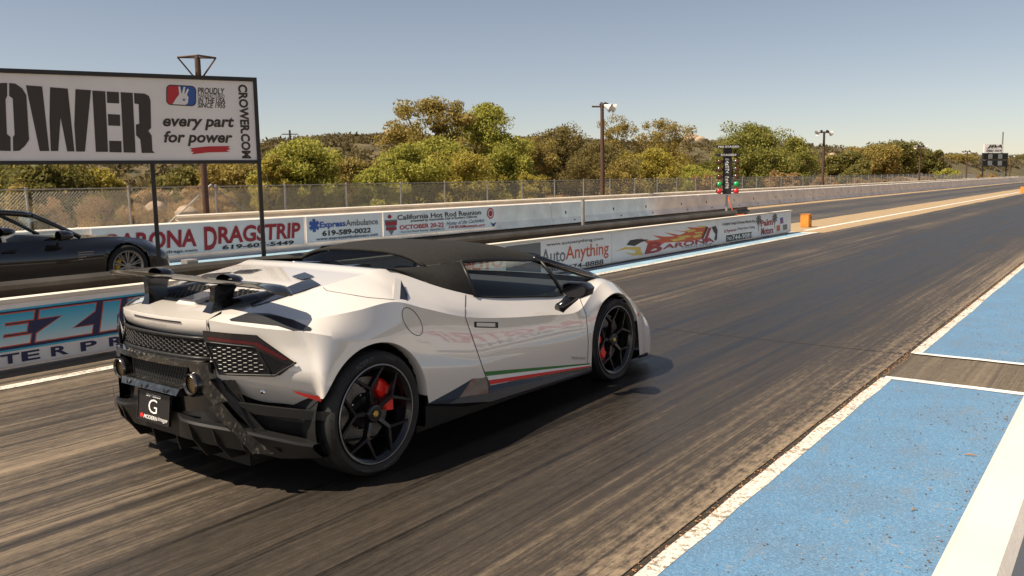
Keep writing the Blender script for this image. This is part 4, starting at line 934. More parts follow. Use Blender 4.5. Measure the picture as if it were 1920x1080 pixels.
# rows of the right-hand shell: inner top edge I, mid top J, shoulder U, L, M, N, bottom B; stations from tail to nose
KEYS = [
 dict(I=(.36,-.53,.938), U=(.40,-.56,.930), L=(.413,-.649,.911), M=(.42,-.645,.80), N=(.425,-.662,.655), B=(.43,-.645,.59)),
 dict(I=(.46,-.42,.953), U=(.56,-.50,.926), L=(.572,-.572,.887), M=(.58,-.565,.78), N=(.59,-.576,.625), B=(.565,-.495,.478)),
 dict(I=(.51,-.31,.970), U=(.69,-.42,.918), L=(.706,-.491,.868), M=(.72,-.48,.76), N=(.738,-.488,.615), B=(.690,-.405,.455)),
 dict(I=(.535,-.22,.988), U=(.80,-.34,.902), L=(.839,-.398,.853), M=(.86,-.385,.74), N=(.882,-.388,.60), B=(.835,-.325,.435)),
 dict(I=(.555,-.12,1.006), U=(.86,-.22,.912), L=(.92,-.29,.822), M=(.942,-.315,.70), N=(.955,-.335,.585), B=(.945,-.35,.43)),
 dict(I=(.578,-.01,1.030), U=(.90,-.066,.923), L=(.952,-.12,.772), M=(.964,-.12,.62), N=(.964,-.12,.45), B=(.955,-.12,.25)),
 dict(I=(.605,.24,1.066), U=(.925,.183,.939), L=(.960,.18,.76), M=(.966,.18,.60), N=(.963,.18,.42), B=(.955,.18,.25)),
 dict(I=(.625,.42,1.083), U=(.93,.42,.872), L=(.950,.42,.74), M=(.962,.42,.58), N=(.964,.42,.42), B=(.957,.42,.315)),
 dict(I=(.75,.788,.938), U=(.925,.785,.770), L=(.942,.785,.66), M=(.953,.80,.55), N=(.960,.82,.43), B=(.960,.82,.30)),
 dict(I=(.80,1.2,.829), U=(.920,1.2,.705), L=(.936,1.2,.62), M=(.947,1.2,.52), N=(.954,1.2,.40), B=(.954,1.2,.21)),
 dict(I=(.80,1.65,.779), U=(.918,1.65,.657), L=(.933,1.65,.58), M=(.943,1.65,.48), N=(.950,1.65,.36), B=(.950,1.65,.19)),
 dict(I=(.795,2.08,.738), U=(.922,2.08,.624), L=(.936,2.08,.55), M=(.945,2.08,.46), N=(.950,2.08,.34), B=(.949,2.08,.17)),
 dict(I=(.77,2.38,.772), U=(.885,2.36,.725), L=(.935,2.36,.63), M=(.95,2.36,.53), N=(.952,2.36,.40), B=(.947,2.36,.15)),
 dict(I=(.70,2.66,.800), U=(.835,2.62,.785), L=(.938,2.62,.705), M=(.955,2.62,.60), N=(.955,2.62,.45), B=(.95,2.62,.15)),
 dict(I=(.62,2.92,.762), U=(.79,2.89,.735), L=(.922,2.89,.625), M=(.95,2.89,.50), N=(.952,2.90,.36), B=(.95,2.93,.13)),
 dict(I=(.52,3.14,.680), U=(.70,3.12,.645), L=(.865,3.13,.52), M=(.91,3.14,.41), N=(.92,3.15,.28), B=(.91,3.18,.11)),
 dict(I=(.40,3.32,.565), U=(.55,3.32,.525), L=(.72,3.34,.43), M=(.79,3.37,.33), N=(.80,3.40,.22), B=(.79,3.42,.09)),
 dict(I=(.0,3.50,.475), U=(.0,3.52,.46), L=(.0,3.56,.40), M=(.0,3.60,.31), N=(.0,3.62,.21), B=(.0,3.64,.09)),
]
ARCH = ((0, .345, .395), (2.62, .3275, .372))
def inside(p): return any((p[1]-a)**2+(p[2]-b)**2 < r_*r_ for a, b, r_ in ARCH)
ts = []
for i in range(len(KEYS)-1): ts += [i+k/24 for k in range(24)] if i in (3, 4, 5, 6, 11, 12, 13, 14) else [i+k/8 for k in range(8)]
ts.append(len(KEYS)-1)
NR = 15
side = []; arch_edge = []
for t_ in ts:
    q = {k: cr([K_[k] for K_ in KEYS], t_) for k in 'IULMNB'}
    prof = []
    lo = [q['L'], q['M'], q['N'], q['B']]
    prof += [tuple(q['U'][j]+(q['L'][j]-q['U'][j])*f for j in range(3)) for f in (0, .33, .66)]
    for k in range(28): prof.append(cr(lo, 3*k/27))
    cut = len(prof)
    for k, p in enumerate(prof):
        if k > 3 and inside(p): cut = k; break
    if cut < len(prof):   # refine the crossing
        a, b = Vector(prof[cut-1]), Vector(prof[cut])
        for _ in range(12):
            m_ = (a+b)/2
            if inside(m_): b = m_
            else: a = m_
        prof = prof[:cut]+[tuple(a)]; arch_edge.append((t_, tuple(a)))
    # resample to NR points, keeping U and L exactly
    P = [Vector(p) for p in prof[3:]]; ln = [0]
    for k in range(1, len(P)): ln.append(ln[-1]+(P[k]-P[k-1]).length)
    row = [prof[0], prof[1], prof[2]]
    for k in range(NR-3):
        s = ln[-1]*k/(NR-4); j = 0
        while j < len(ln)-2 and ln[j+1] < s: j += 1
        f = (s-ln[j])/max(1e-9, ln[j+1]-ln[j]); row.append(tuple(P[j].lerp(P[j+1], f)))
    side.append(row)
def mir(rows): return [[(-p[0], p[1], p[2]) for p in r_] for r_ in rows]
mb = MB(); mb.grid(side); mb.grid(mir(side)); body = mb.build('body_shell', 'car_white', car, True, 24)
# upper surface between shoulder and inner edge (with a middle row giving the scooped shelf behind the door)
topR = []
for t_ in ts:
    I = Vector(cr([K_['I'] for K_ in KEYS], t_)); U = Vector(cr([K_['U'] for K_ in KEYS], t_))
    J = I.lerp(U, .5); w8 = max(0, 1-abs(t_-7.6)/1.5); w6 = max(0, 1-abs(t_-5.2)/2.0)
    J += Vector((.075*w8+.02*w6, 0, -.045*w8+.018*w6))
    if t_ > 11.4: J += Vector((.0, 0, .012))
    topR.append([tuple(I), tuple(I.lerp(J, .5)), tuple(J), tuple(J.lerp(U, .5)), tuple(U)])
mb = MB(); mb.grid(topR); mb.grid(mir(topR)); fend = mb.build('fender_top', 'car_white', car, True, 22)
# engine deck between the inner edges, tail lip and bonnet
def full(row, drop=0., n=9):
    a = Vector(row); return [(a.x*(1-2*k/(n-1)), a.y, a.z+drop*(1-(1-2*k/(n-1))**2)) for k in range(n)]
rows = [[(x, -.70+.05*(x/.413)**2, .912) for x in [.413*(1-2*k/8) for k in range(9)]]]
for t_ in ts:
    if t_ <= 7: rows.append(full(cr([K_['I'] for K_ in KEYS], t_), .006))
deck = MB().grid(rows); deck = deck.build('engine_cover', 'car_white', car, True, 25)
rows = []
for t_ in ts:
    if t_ >= 13:
        a = cr([K_['I'] for K_ in KEYS], t_); f = max(0, 15-t_)/2
        rows.append([(a[0]*(1-2*k/8), a[1]+.24*f*(1-(1-2*k/8)**2), a[2]-.015*f*(1-(1-2*k/8)**2)) for k in range(9)])
MB().grid(rows).build('bonnet', 'car_white', car, True, 30)
# upright tail panel under the lip
TX = [0, .25, .413, .55, .70, .85, .95]; TY = [-.70, -.69, -.65, -.585, -.495, -.39, -.30]
def T(x): return float(np.interp(abs(x), TX, TY))
xs9 = [-.413+.826*k/16 for k in range(17)]
def tp_(x): return -.70+.05*(x/.413)**2
MB().grid([[(x, tp_(x), .9115) for x in xs9], [(x, tp_(x)-.004, .885) for x in xs9], [(x, tp_(x)+.012, .835) for x in xs9], [(x, tp_(x)+.03, .815) for x in xs9]]).build('tail_panel', 'car_white', car, True, 30)
def bvh_of(*obs):
    V = []; Fc = []
    for o in obs:
        n = len(V); V += [v.co.copy() for v in o.data.vertices]; Fc += [tuple(i+n for i in p.vertices) for p in o.data.polygons]
    return BVHTree.FromPolygons(V, Fc)
BV = bvh_of(body, fend, deck)
def on(px, py, off=.002):
    d = (fw+rt*((px-960)/FPX)+up*((540-py)/FPX)).normalized(); h = BV.ray_cast(CAM, d)
    if h[0] is None: return None
    n = h[1] if h[1].dot(d) < 0 else -h[1]
    return h[0]+n*off, n
def both(name, vs, fs, m, parent=car, smooth=False, sharp=None):
    """right-hand piece and its mirror image, each a part"""
    vs = [tuple(v) for v in vs]; a = pyd(name, vs, fs, m, parent, smooth, sharp)
    b = pyd(name, [(-x, y, z) for x, y, z in vs], [tuple(f)[::-1] for f in fs], m, parent, smooth, sharp); return a, b
def patch(name, quad, m, nx=8, ny=4, off=.003, parent=car, mirror=True):
    """quad of photo pixels (tl,tr,br,bl) laid on the shell"""
    rows = []
    for j in range(ny+1):
        r_ = []
        for i in range(nx+1):
            u, v = i/nx, j/ny
            x = (quad[0][0]*(1-u)+quad[1][0]*u)*(1-v)+(quad[3][0]*(1-u)+quad[2][0]*u)*v
            y = (quad[0][1]*(1-u)+quad[1][1]*u)*(1-v)+(quad[3][1]*(1-u)+quad[2][1]*u)*v
            h = on(x, y, off)
            r_.append(tuple(h[0]) if h else (r_[-1] if r_ else (0, 0, .5)))
        rows.append(r_)
    g = MB().grid(rows)
    if mirror: return both(name, g.v, g.f, m, parent, True)
    return g.build(name, m, parent, True)
def seam(pts, wd=.004, m='seam', name='panel_gap', mirror=True, off=.0015, sub=6):
    P = []
    for i in range(len(pts)-1):
        for k in range(sub): P.append((pts[i][0]+(pts[i+1][0]-pts[i][0])*k/sub, pts[i][1]+(pts[i+1][1]-pts[i][1])*k/sub))
    P.append(pts[-1]); H = [on(x, y, off) for x, y in P]; H = [h for h in H if h]
    vs = []
    for i, (p, n) in enumerate(H):
        d = (H[min(i+1, len(H)-1)][0]-H[max(i-1, 0)][0]).normalized(); s = d.cross(n).normalized()*wd*.5; vs += [p+s, p-s]
    fs = [(2*i, 2*i+1, 2*i+3, 2*i+2) for i in range(len(H)-1)]
    return both(name, vs, fs, m) if mirror else pyd(name, vs, fs, m, car)
# door outline, fuel cap, deck seams
seam([(873, 553), (872, 594), (895, 660), (914, 716)], .006)
seam([(1087, 560), (1099, 590), (1103, 640), (1101, 686)], .006)
seam([(606, 539), (612, 545), (690, 558), (738, 562)], .004)
seam([(773+17*math.cos(a)+9*math.sin(a), 603+26*math.sin(a)+3*math.cos(a)) for a in [2*math.pi*k/28 for k in range(29)]], .004, name='fuel_cap_gap', sub=1)
# door handle
patch('door_handle', [(889, 603), (934, 604), (934, 615), (889, 614)], 'black_plastic', 6, 2, .001); patch('handle_plate', [(892, 605), (927, 606), (927, 613), (892, 612)], 'car_white', 4, 2, .007)
# italian tricolour along the sill
def lerp2(a, b, t): return (a[0]+(b[0]-a[0])*t, a[1]+(b[1]-a[1])*t)
q = [(908, 697), (1106, 681), (1106, 687.5), (919, 721)]
for k, mm in enumerate(('green_stripe', 'white_stripe', 'red_stripe')):
    patch('stripe', [lerp2(q[0], q[3], k/3), lerp2(q[1], q[2], k/3), lerp2(q[1], q[2], (k+1)/3), lerp2(q[0], q[3], (k+1)/3)], mm, 14, 1, .003)
def on_text(s, px0, py0, px1, py1, m, bold=.0, shear=.3, name='lettering', parent=car):
    v, f, asp = text_mesh(s, bold, shear); pts = []
    for a, b in v:
        h = on(px0+(px1-px0)*a, py0+(py1-py0)*b, .003); pts.append(h[0] if h else Vector((0, 0, .5)))
    return pyd(name, pts, f, m, parent)
on_text('Performante', 1071, 674, 1097, 668, 'print_black', -.012, .5)
# black intake blade behind the door and the lit wedge beside it
def ax(px, py, x): return at(px, py, 'x', x)
both('side_intake', [ax(752, 525, .755), ax(764.4, 552, .858), ax(764.4, 568, .912), ax(749.6, 563, .905)], [(0, 1, 2, 3)], 'black_gloss')
both('intake_blade', [ax(742, 520, .742), ax(752, 525, .757), ax(749.6, 563.4, .908), ax(737, 561, .905)], [(0, 1, 2, 3)], 'car_white')
# dark pad above the tail lamp
pu = [(430, 600), (465, 588), (505, 589), (548, 600), (584, 616)]; pl_ = [(432, 602), (475, 606), (520, 611), (548, 620), (581, 620.5)]
for k in range(4): patch('rear_deck_pad', [pu[k], pu[k+1], pl_[k+1], pl_[k]], 'deck_pad', 10, 10, .005)
# skirt: glossy black sill wedge and blade
def sk(px, py, x): return ax(px, py, x)
both('side_skirt', [sk(800, 757, .955), sk(893, 699, .953), sk(912, 700, .953), sk(920, 721, .955), sk(1108, 686, .95), sk(1110, 694, .955), sk(916, 737, .985), sk(862, 745, .985)],
     [(0, 1, 7), (1, 2, 3, 6, 7), (3, 4, 5, 6)], 'black_gloss')
both('skirt_blade', [sk(862, 745, .985), sk(1110, 692, .957), sk(1110, 696, .975), sk(920, 753, 1.0), sk(843, 757, .995), sk(800, 757, .96), (.80, .42, .20), (.80, 2.25, .13)],
     [(0, 1, 2, 3, 4), (0, 4, 5), (5, 4, 3, 6), (3, 2, 7, 6)], 'black_satin')
both('sill_panel', [(.945, .40, .42), (.945, 2.26, .30), (.93, 2.26, .13), (.93, .40, .17), (.6, 2.26, .12), (.6, .40, .14)], [(0, 1, 2, 3), (3, 2, 4, 5)], 'black_matte')
# wheel arch lips and liners
for ai, (cy, cz, ra) in enumerate(ARCH):
    e = [p for t_, p in arch_edge if abs(p[1]-cy) < .5]
    rows = [[(p[0], p[1], p[2]), (p[0]-.012, cy+(p[1]-cy)*.985, cz+(p[2]-cz)*.985), (p[0]-.07, cy+(p[1]-cy)*.985, cz+(p[2]-cz)*.985)] for p in e]
    g = MB().grid(rows); both('arch_lip', g.v, g.f, 'car_white', car, True, 40)
    rows = []
    for k in range(25):
        a = math.pi*(-.12+1.24*k/24); rr = ra-.005
        rows.append([(.90, cy+rr*math.cos(a), cz+rr*math.sin(a)), (.50, cy+rr*math.cos(a), cz+rr*math.sin(a)), (.50, cy, cz)])
    g = MB().grid(rows); both('wheel_well', g.v, g.f, 'black_matte', car)
MB().box(-.84, .84, .42, 2.24, .11, .26).build('underbody', 'black_matte', car)  # plain unseen boxes in place of the underbody, added to block light
MB().box(-.52, .52, -.52, 3.3, .115, .5).build('underbody', 'black_matte', car)

# ---- rear end. tail(x,z,off): point on the curved rear face
def tl(x, z, off=0.): return (x, T(x)-off, z)
def tpatch(name, poly_rows, m, off=.006, parent=car, mirror=True, smooth=True):
    """rows of (x,z) -> sheet on the tail"""
    g = MB().grid([[tl(x, z, off) for x, z in r_] for r_ in poly_rows])
    if mirror: return both(name, g.v, g.f, m, parent, smooth)
    return g.build(name, m, parent, smooth)
def rowlerp(a, b, n): return [(a[0]+(b[0]-a[0])*k/n, a[1]+(b[1]-a[1])*k/n) for k in range(n+1)]
def tquad(name, tl_, tr_, br_, bl_, m, off, n=8, k=3, **kw):
    top, bot = rowlerp(tl_, tr_, n), rowlerp(bl_, br_, n)
    return tpatch(name, [[(top[i][0]+(bot[i][0]-top[i][0])*j/k, top[i][1]+(bot[i][1]-top[i][1])*j/k) for i in range(n+1)] for j in range(k+1)], m, off, **kw)
# tail lamp housing: dark glass, red light bar, frame and hexagon mesh below
tquad('tail_lamp', (.415, .862), (.674, .842), (.66, .775), (.42, .80), 'tail_dark', .036)
tquad('tail_lamp', (.674, .842), (.832, .698), (.79, .69), (.655, .775), 'tail_dark', .0365)
tquad('lamp_mesh_back', (.42, .80), (.665, .775), (.72, .640), (.484, .641), 'black_matte', .030)
tquad('lamp_mesh_back', (.665, .775), (.80, .69), (.741, .634), (.72, .640), 'black_gloss', .0315)
tquad('lamp_mesh_back', (.79, .70), (.835, .70), (.76, .632), (.735, .634), 'tail_dark', .0325)
tquad('lamp_light_bar', (.438, .832), (.68, .805), (.67, .79), (.44, .815), 'tail_red', .039)
tquad('lamp_light_bar', (.68, .805), (.806, .716), (.785, .712), (.665, .785), 'tail_red', .0395)
def tbar(name, pts, wd, m, off, mirror=True):
    mb = MB(); P = []
    for i in range(len(pts)-1): P += rowlerp(pts[i], pts[i+1], 6)[:-1]
    P.append(pts[-1]); mb.tube([tl(x, z, off) for x, z in P], wd, 5)
    if mirror: return both(name, mb.v, mb.f, m, car, True)
    return mb.build(name, m, car, True)
tbar('lamp_frame', [(.42, .80), (.484, .638), (.741, .632), (.832, .698)], .006, 'black_plastic', .033)
tbar('lamp_frame', [(.42, .803), (.665, .778), (.725, .64)], .006, 'black_plastic', .033)
def hexmesh(name, inside_fn, x0, x1, z0, z1, s, off, m='mesh_metal', mirror=True, rad=.0022):
    mb = MB(); done = set(); h = s*math.sqrt(3)/2; r_ = 0; z = z0
    while z < z1+h:
        x = x0+(1.5*s if r_ % 2 else 0)
        while x < x1+s:
            P = [(x+s*math.cos(R(60*k))*1.0, z+s*.8*math.sin(R(60*k))) for k in range(6)]
            for k in range(6):
                a, b = P[k], P[(k+1) % 6]; ky = tuple(sorted(((round(a[0], 3), round(a[1], 3)), (round(b[0], 3), round(b[1], 3)))))
                if ky in done: continue
                done.add(ky)
                if inside_fn(*a) and inside_fn(*b): mb.tube([tl(*a, off), tl(*b, off)], rad, 4, False)
            x += 3*s
        z += h*.8; r_ += 1
    if mirror: return both(name, mb.v, mb.f, m)
    return mb.build(name, m, car)
def poly_in(poly):
    def f(x, z):
        c = False; n = len(poly)
        for i in range(n):
            (x0, z0), (x1, z1) = poly[i], poly[(i+1) % n]
            if (z0 > z) != (z1 > z) and x < (x1-x0)*(z-z0)/(z1-z0)+x0: c = not c
        return c
    return f
hexmesh('lamp_mesh', poly_in([(.43, .79), (.655, .77), (.715, .645), (.49, .645)]), .42, .74, .62, .80, .016, .034, 'lamp_mesh_metal', rad=.0016)
# centre grille strip
tquad('grille_back', (-.44, .815), (.44, .815), (.445, .70), (-.445, .70), 'black_matte', -.015, 16, mirror=False)
tbar('grille_rim', [(-.45, .812), (.45, .812)], .011, 'black_plastic', .004, False); tbar('grille_rim', [(-.45, .706), (.45, .706)], .013, 'black_plastic', .006, False)
hexmesh('grille_mesh', lambda x, z: abs(x) < .425 and .715 < z < .802, -.43, .43, .70, .81, .0175, .0, mirror=False, rad=.0026)
# recess, exhausts, forged carbon surround
OFF = .06
tquad('rear_recess', (-.50, .70), (.50, .70), (.62, .36), (-.62, .36), 'black_gloss', .0, 16, 6, mirror=False)
tquad('recess_mesh_back', (-.27, .662), (.27, .662), (.25, .55), (-.25, .55), 'black_matte', .006, 10, mirror=False)
mbm = MB()
for k in range(24):
    x = -.27+.54*k/23
    mbm.tube([tl(x, .66, .012), tl(min(.27, x+.055), .552, .012)], .0015, 3, False); mbm.tube([tl(x, .66, .012), tl(max(-.27, x-.055), .552, .012)], .0015, 3, False)
mbm.build('recess_mesh', 'mesh_metal', car)
tquad('carbon_surround', (-.45, .70), (.45, .70), (.34, .668), (-.34, .668), 'forged_carbon', OFF, 16, 2, mirror=False)
g = MB().grid([[tl(x, .70, OFF) for x in xs9], [tl(x, .702, .0) for x in xs9]]); g.build('carbon_surround', 'forged_carbon', car)
for qd in (((.34, .668), (.45, .70), (.455, .612), (.365, .60)), ((.365, .60), (.455, .612), (.545, .50), (.47, .475)), ((.47, .475), (.545, .50), (.645, .355), (.585, .352)), ((.585, .352), (.645, .355), (.765, .236), (.67, .236))):
    tquad('carbon_surround', qd[0], qd[1], qd[2], qd[3], 'forged_carbon', OFF if qd[0][1] > .5 else .096, 4, 3)
# its inner wall gives it depth
def inwall(pts):
    g = MB().grid([[tl(x, z, OFF) for x, z in pts], [tl(x, z, 0) for x, z in pts]]); both('surround_edge', g.v, g.f, 'black_gloss', car)
inwall([(0, .668), (.34, .668), (.365, .60), (.47, .475), (.585, .352)]); inwall([(.45, .70), (.455, .612), (.545, .50), (.645, .355), (.765, .236)])
for sx in (-1, 1):
    ex = MB(); n = 28; c = Vector((sx*.350, -.742, .58))
    def ring(rad, y): return [(c.x+rad*math.cos(2*math.pi*k/n), c.y+y, c.z+rad*math.sin(2*math.pi*k/n)) for k in range(n)]
    ex.grid([ring(.048, .012), ring(.053, 0), ring(.057, .005), ring(.058, .03), ring(.055, .16)], True)
    e = ex.build('exhaust_pipe', 'exhaust_dark', car, True, 50)
    pl = MB(); pl.v = [tuple(c+Vector((0, .02, 0)))]+ring(.049, .02); pl.f = [(0, 1+k, 1+(k+1) % n) for k in range(n)]; pl.build('perforated_plate', 'exhaust_gold', e)
    holes = MB()
    for i in range(-4, 5):
        for j in range(-4, 5):
            x, z = (i+.5*(j % 2))*.0105, j*.0092
            if x*x+z*z < .043**2: holes.v += [(c.x+x+.0032*math.cos(a), c.y+.0185, c.z+z+.0032*math.sin(a)) for a in (0, 1.05, 2.09, 3.14, 4.19, 5.24)]; m_ = len(holes.v); holes.f.append(tuple(range(m_-6, m_)))
    holes.build('perforations', 'black_matte', e)['kind'] = 'stuff'
    sb_ = MB(); sb_.grid([ring(.066, .012), ring(.070, .03), ring(.072, .12)], True); sb_.build('exhaust_surround', 'black_gloss', car, True)
# bar between the exhausts, its sensors, plate and frame
MB().add([tl(-.285, .55, .075), tl(.285, .55, .075), tl(.27, .515, .085), tl(-.27, .515, .085), tl(-.285, .56, .0), tl(.285, .56, .0), tl(.27, .50, .02), tl(-.27, .50, .02)], [(0, 1, 2, 3), (0, 1, 5, 4), (3, 2, 6, 7), (0, 3, 7, 4), (1, 2, 6, 5)]).build('carbon_bar', 'forged_carbon', car)
def disc(name, c, r_, m, ny=(0, -1, 0), mirror=False, n=14):
    N = Vector(ny).normalized(); a = N.cross(Vector((0, 0, 1))).normalized(); b = N.cross(a)
    vs = [Vector(c)+N*.004]+[Vector(c)+a*(r_*math.cos(2*math.pi*k/n))+b*(r_*math.sin(2*math.pi*k/n)) for k in range(n)]
    fs = [(0, 1+k, 1+(k+1) % n) for k in range(n)]
    return both(name, vs, fs, m) if mirror else pyd(name, vs, fs, m, car)
for x in (-.2, -.04, .17): disc('parking_sensor', tl(x, .532, .082), .012, 'black_plastic')
disc('parking_sensor', tl(.667, .538, .012), .013, 'chrome', (.5, -.85, 0), True); disc('parking_sensor', tl(.667, .538, .017), .008, 'black_plastic', (.5, -.85, 0), True)
def plate(a, z, n): return Vector((a, -.745+(z-.41)*.12-n, z))
lp = MB().prism([(-.155, .333), (.155, .333), (.155, .487), (-.155, .487)], plate, -.012, 0).build('licence_plate', 'plate_black', car)
for pp in ([(-.16, .327), (.16, .327), (.16, .335), (-.16, .335)], [(-.16, .484), (.16, .484), (.16, .492), (-.16, .492)], [(-.16, .335), (-.152, .335), (-.152, .484), (-.16, .484)], [(.152, .335), (.16, .335), (.16, .484), (.152, .484)]):
    MB().prism(pp, plate, -.012, .004).build('plate_frame', 'black_gloss', lp)
def ptext(s, x0, z0, x1, z1, m, **k): return lettering(s, plate(x0, z0, .0), XU, (0, .119, 1), x1-x0, z1-z0, m, lp, off=.003, **k)
ptext('SAN DIEGO', -.07, .462, .07, .478, 'print_white', bold=.02); ptext('G', -.045, .375, .04, .452, 'print_white', bold=-.005)
ptext('#', -.125, .340, -.095, .365, 'stop_red', bold=.06); ptext('MODERN', -.09, .340, .045, .362, 'print_white', bold=.02, shear=.25); ptext('image', .048, .338, .145, .366, 'print_white', bold=.0, shear=.5)
# script on the tail panel
v_, f_, a_ = text_mesh('Lamborghini', -.004, .35)
pyd('script_badge', [(-.075+a*.19, tp_(-.075+a*.19)-.009, .845+b*.028) for a, b in v_], f_, 'print_grey', car)
MB().grid([[(x, tp_(x)-.0062, .893) for x in [-.23+.46*k/10 for k in range(11)]], [(x, tp_(x)-.0065, .885) for x in [-.23+.46*k/10 for k in range(11)]]]).build('brake_light_slot', 'tail_dark', car)
for s in (-1, 1): MB().grid([[(s*.413, tp_(.413)-.0065, z), (s*.409, tp_(.409)-.0065, z)] for z in (.815, .85, .885, .911)]).build('panel_gap', 'seam', car)
# bumper marker, black strip, diffuser
tquad('side_marker', (.798, .551), (.916, .513), (.911, .487), (.82, .532), 'marker_red', .018, 6, 2)
tquad('bumper_strip', (.53, .489), (.945, .430), (.94, .385), (.63, .425), 'black_plastic', .02, 10, 3)
g = MB().grid([[tl(x, z, o_) for x, z in rowlerp((.53, .489), (.945, .430), 10)] for o_ in (.02, 0)]); both('bumper_strip', g.v, g.f, 'black_plastic', car)
lower = [(-.95+1.9*k/24) for k in range(25)]
MB().grid([[tl(x, .44-.08*(x/.95)**2, -.03) for x in lower], [tl(x, .25, -.05) for x in lower], [(x*.9, .2, .16) for x in lower]]).build('lower_valance', 'black_matte', car, True)
def blz(x): return .405-.055*(abs(x)/.63)**2 if abs(x) < .63 else .35-.075*((abs(x)-.63)/.28)
bl_x = [-.91+1.82*k/32 for k in range(33)]
def bo(x): return .15+.85*min(1, max(0, (abs(x)-.16)/.14))
MB().grid([[tl(x, blz(x)-.012, -.02) for x in bl_x], [tl(x, blz(x), .075*bo(x)) for x in bl_x], [tl(x, blz(x)-.012, .083*bo(x)) for x in bl_x], [tl(x, blz(x)-.035, .07*bo(x)) for x in bl_x], [tl(x, max(.19, blz(x)-.13), .02) for x in bl_x], [(x*.95, T(x)+.35, .17) for x in bl_x]]).build('diffuser', 'black_plastic', car, True, 30)
for x in (.12, .33, .47, .60):
    fz = blz(x)
    for s in (-1, 1):
        MB().prism([(T(x)-.08*bo(x), fz-.02), (T(x)-.06*bo(x), fz-.10), (T(x)+.02, .175), (T(x)+.35, .15), (T(x)+.3, .2), (T(x), fz-.03)], lambda a, b, t, s=s, x=x: (s*x+t, a, b), -.005, .005).build('diffuser_fin', 'black_plastic', car)
# ---- engine deck details
def dz(x, y):
    h = BV.ray_cast(Vector((x, y, 2)), Vector((0, 0, -1))); return h[0].z if h[0] else .95
def dpoly(name, pts, m, off=.004, mirror=True, n=6):
    """quad of (x,y) laid on the deck"""
    rows = []
    for j in range(n+1):
        a = lerp2(pts[0], pts[3], j/n); b = lerp2(pts[1], pts[2], j/n)
        rows.append([(lambda q: (q[0], q[1], dz(*q)+off))(lerp2(a, b, i/n)) for i in range(n+1)])
    g = MB().grid(rows)
    return both(name, g.v, g.f, m, car, True) if mirror else g.build(name, m, car, True)
dpoly('deck_recess', [(-.29, -.22), (.29, -.22), (.29, -.44), (-.29, -.44)], 'black_matte', .004, False)
MB().add([(-.10, -.12, dz(0, -.12)+.02), (.10, -.12, dz(0, -.12)+.02), (.07, -.50, dz(0, -.5)+.02), (-.07, -.50, dz(0, -.5)+.02), (-.13, -.10, dz(0, -.1)), (.13, -.10, dz(0, -.1)), (.09, -.52, dz(0, -.52)), (-.09, -.52, dz(0, -.52))], [(0, 1, 2, 3), (0, 1, 5, 4), (1, 2, 6, 5), (3, 2, 6, 7), (0, 3, 7, 4)]).build('deck_spine', 'car_white', car)
dpoly('deck_vent', [(.37, .06), (.555, -.02), (.47, -.42), (.36, -.36)], 'black_gloss', .006)
dpoly('deck_vent', [(.20, .16), (.36, .10), (.34, .02), (.20, .06)], 'black_gloss', .008)
for s in (-1, 1):
    hm = MB(); sx = .022
    for i in range(9):
        for j in range(7):
            x = .13+i*sx; y = -.24-j*.036-(.018 if i % 2 else 0)
            if x > .31 or y < -.48: continue
            P = [(s*(x+.0145*math.cos(R(60*k))), y+.021*math.sin(R(60*k)), dz(x, y)+.014) for k in range(6)]
            for k in range(6): hm.tube([P[k], P[(k+1) % 6]], .0022, 4, False)
    hm.build('deck_mesh', 'mesh_metal', car)
    # rolled duct beside the wing post
    d_ = MB(); d_.grid([[(s*(.36+.05*math.cos(a)), y, dz(.36, y)+.004+hh*math.sin(a)) for a in [math.pi*k/10 for k in range(11)]] for y, hh in ((-.47, .045), (-.40, .042), (-.25, .022), (-.12, .008))]); d_.build('deck_duct', 'black_gloss', car, True)
# ---- rear wing
WZ = 1.088
def wy(x): return -.50+.05*(abs(x)/.83)**2
wing = MB(); rows = []
for k in range(41):
    x = -.775+1.55*k/40; e = max(0, (abs(x)-.685)/.09); ch = .205*(1-.35*e*e); zc = WZ-.012*(x/.83)**2-.028*e*e
    pr = [(-.5, .0), (-.46, .010), (-.3, .016), (0, .012), (.3, .004), (.46, .008), (.5, .014), (.44, -.004), (.25, -.014), (0, -.016), (-.25, -.012), (-.45, -.008)]
    rows.append([(x, wy(x)-a*ch, zc+b*(1-.4*e)+.03*(a)) for a, b in pr])
wing.grid(rows, True); wing.f += [tuple(range(12)), tuple(range(40*12, 41*12))[::-1]]
wing.build('rear_wing', 'black_gloss', car, True, 50)
for s in (-1, 1):
    st_ = MB(); sec = []
    for z, y0_, y1_, hw, xo in ((.925, -.585, -.42, .042, .30), (.955, -.57, -.43, .028, .305), (.985, -.56, -.44, .022, .315), (1.04, -.555, -.425, .022, .325), (1.072, -.56, -.40, .028, .33)):
        sec.append([(s*xo-hw, y0_, z), (s*xo+hw, y0_, z), (s*xo+hw*.9, (y0_+y1_)/2, z), (s*xo+hw*.5, y1_, z), (s*xo-hw*.5, y1_, z), (s*xo-hw*.9, (y0_+y1_)/2, z)])
    st_.grid(sec, True); st_.f += [tuple(range(6)), tuple(range(24, 30))[::-1]]; st_.build('wing_post', 'black_gloss', car, True, 35)
    hp = MB(); rows = []
    for k in range(9):
        a = math.pi*k/8; rows.append([(s*.335+.075*math.cos(a)*q, -.465+.08*w_, WZ+.004+.036*math.sin(a)*q) for q, w_ in ((1, -.3), (.92, .3), (.6, .8), (.05, 1.1))])
    hp.grid(rows); hp.build('wing_air_duct', 'black_gloss', car, True)

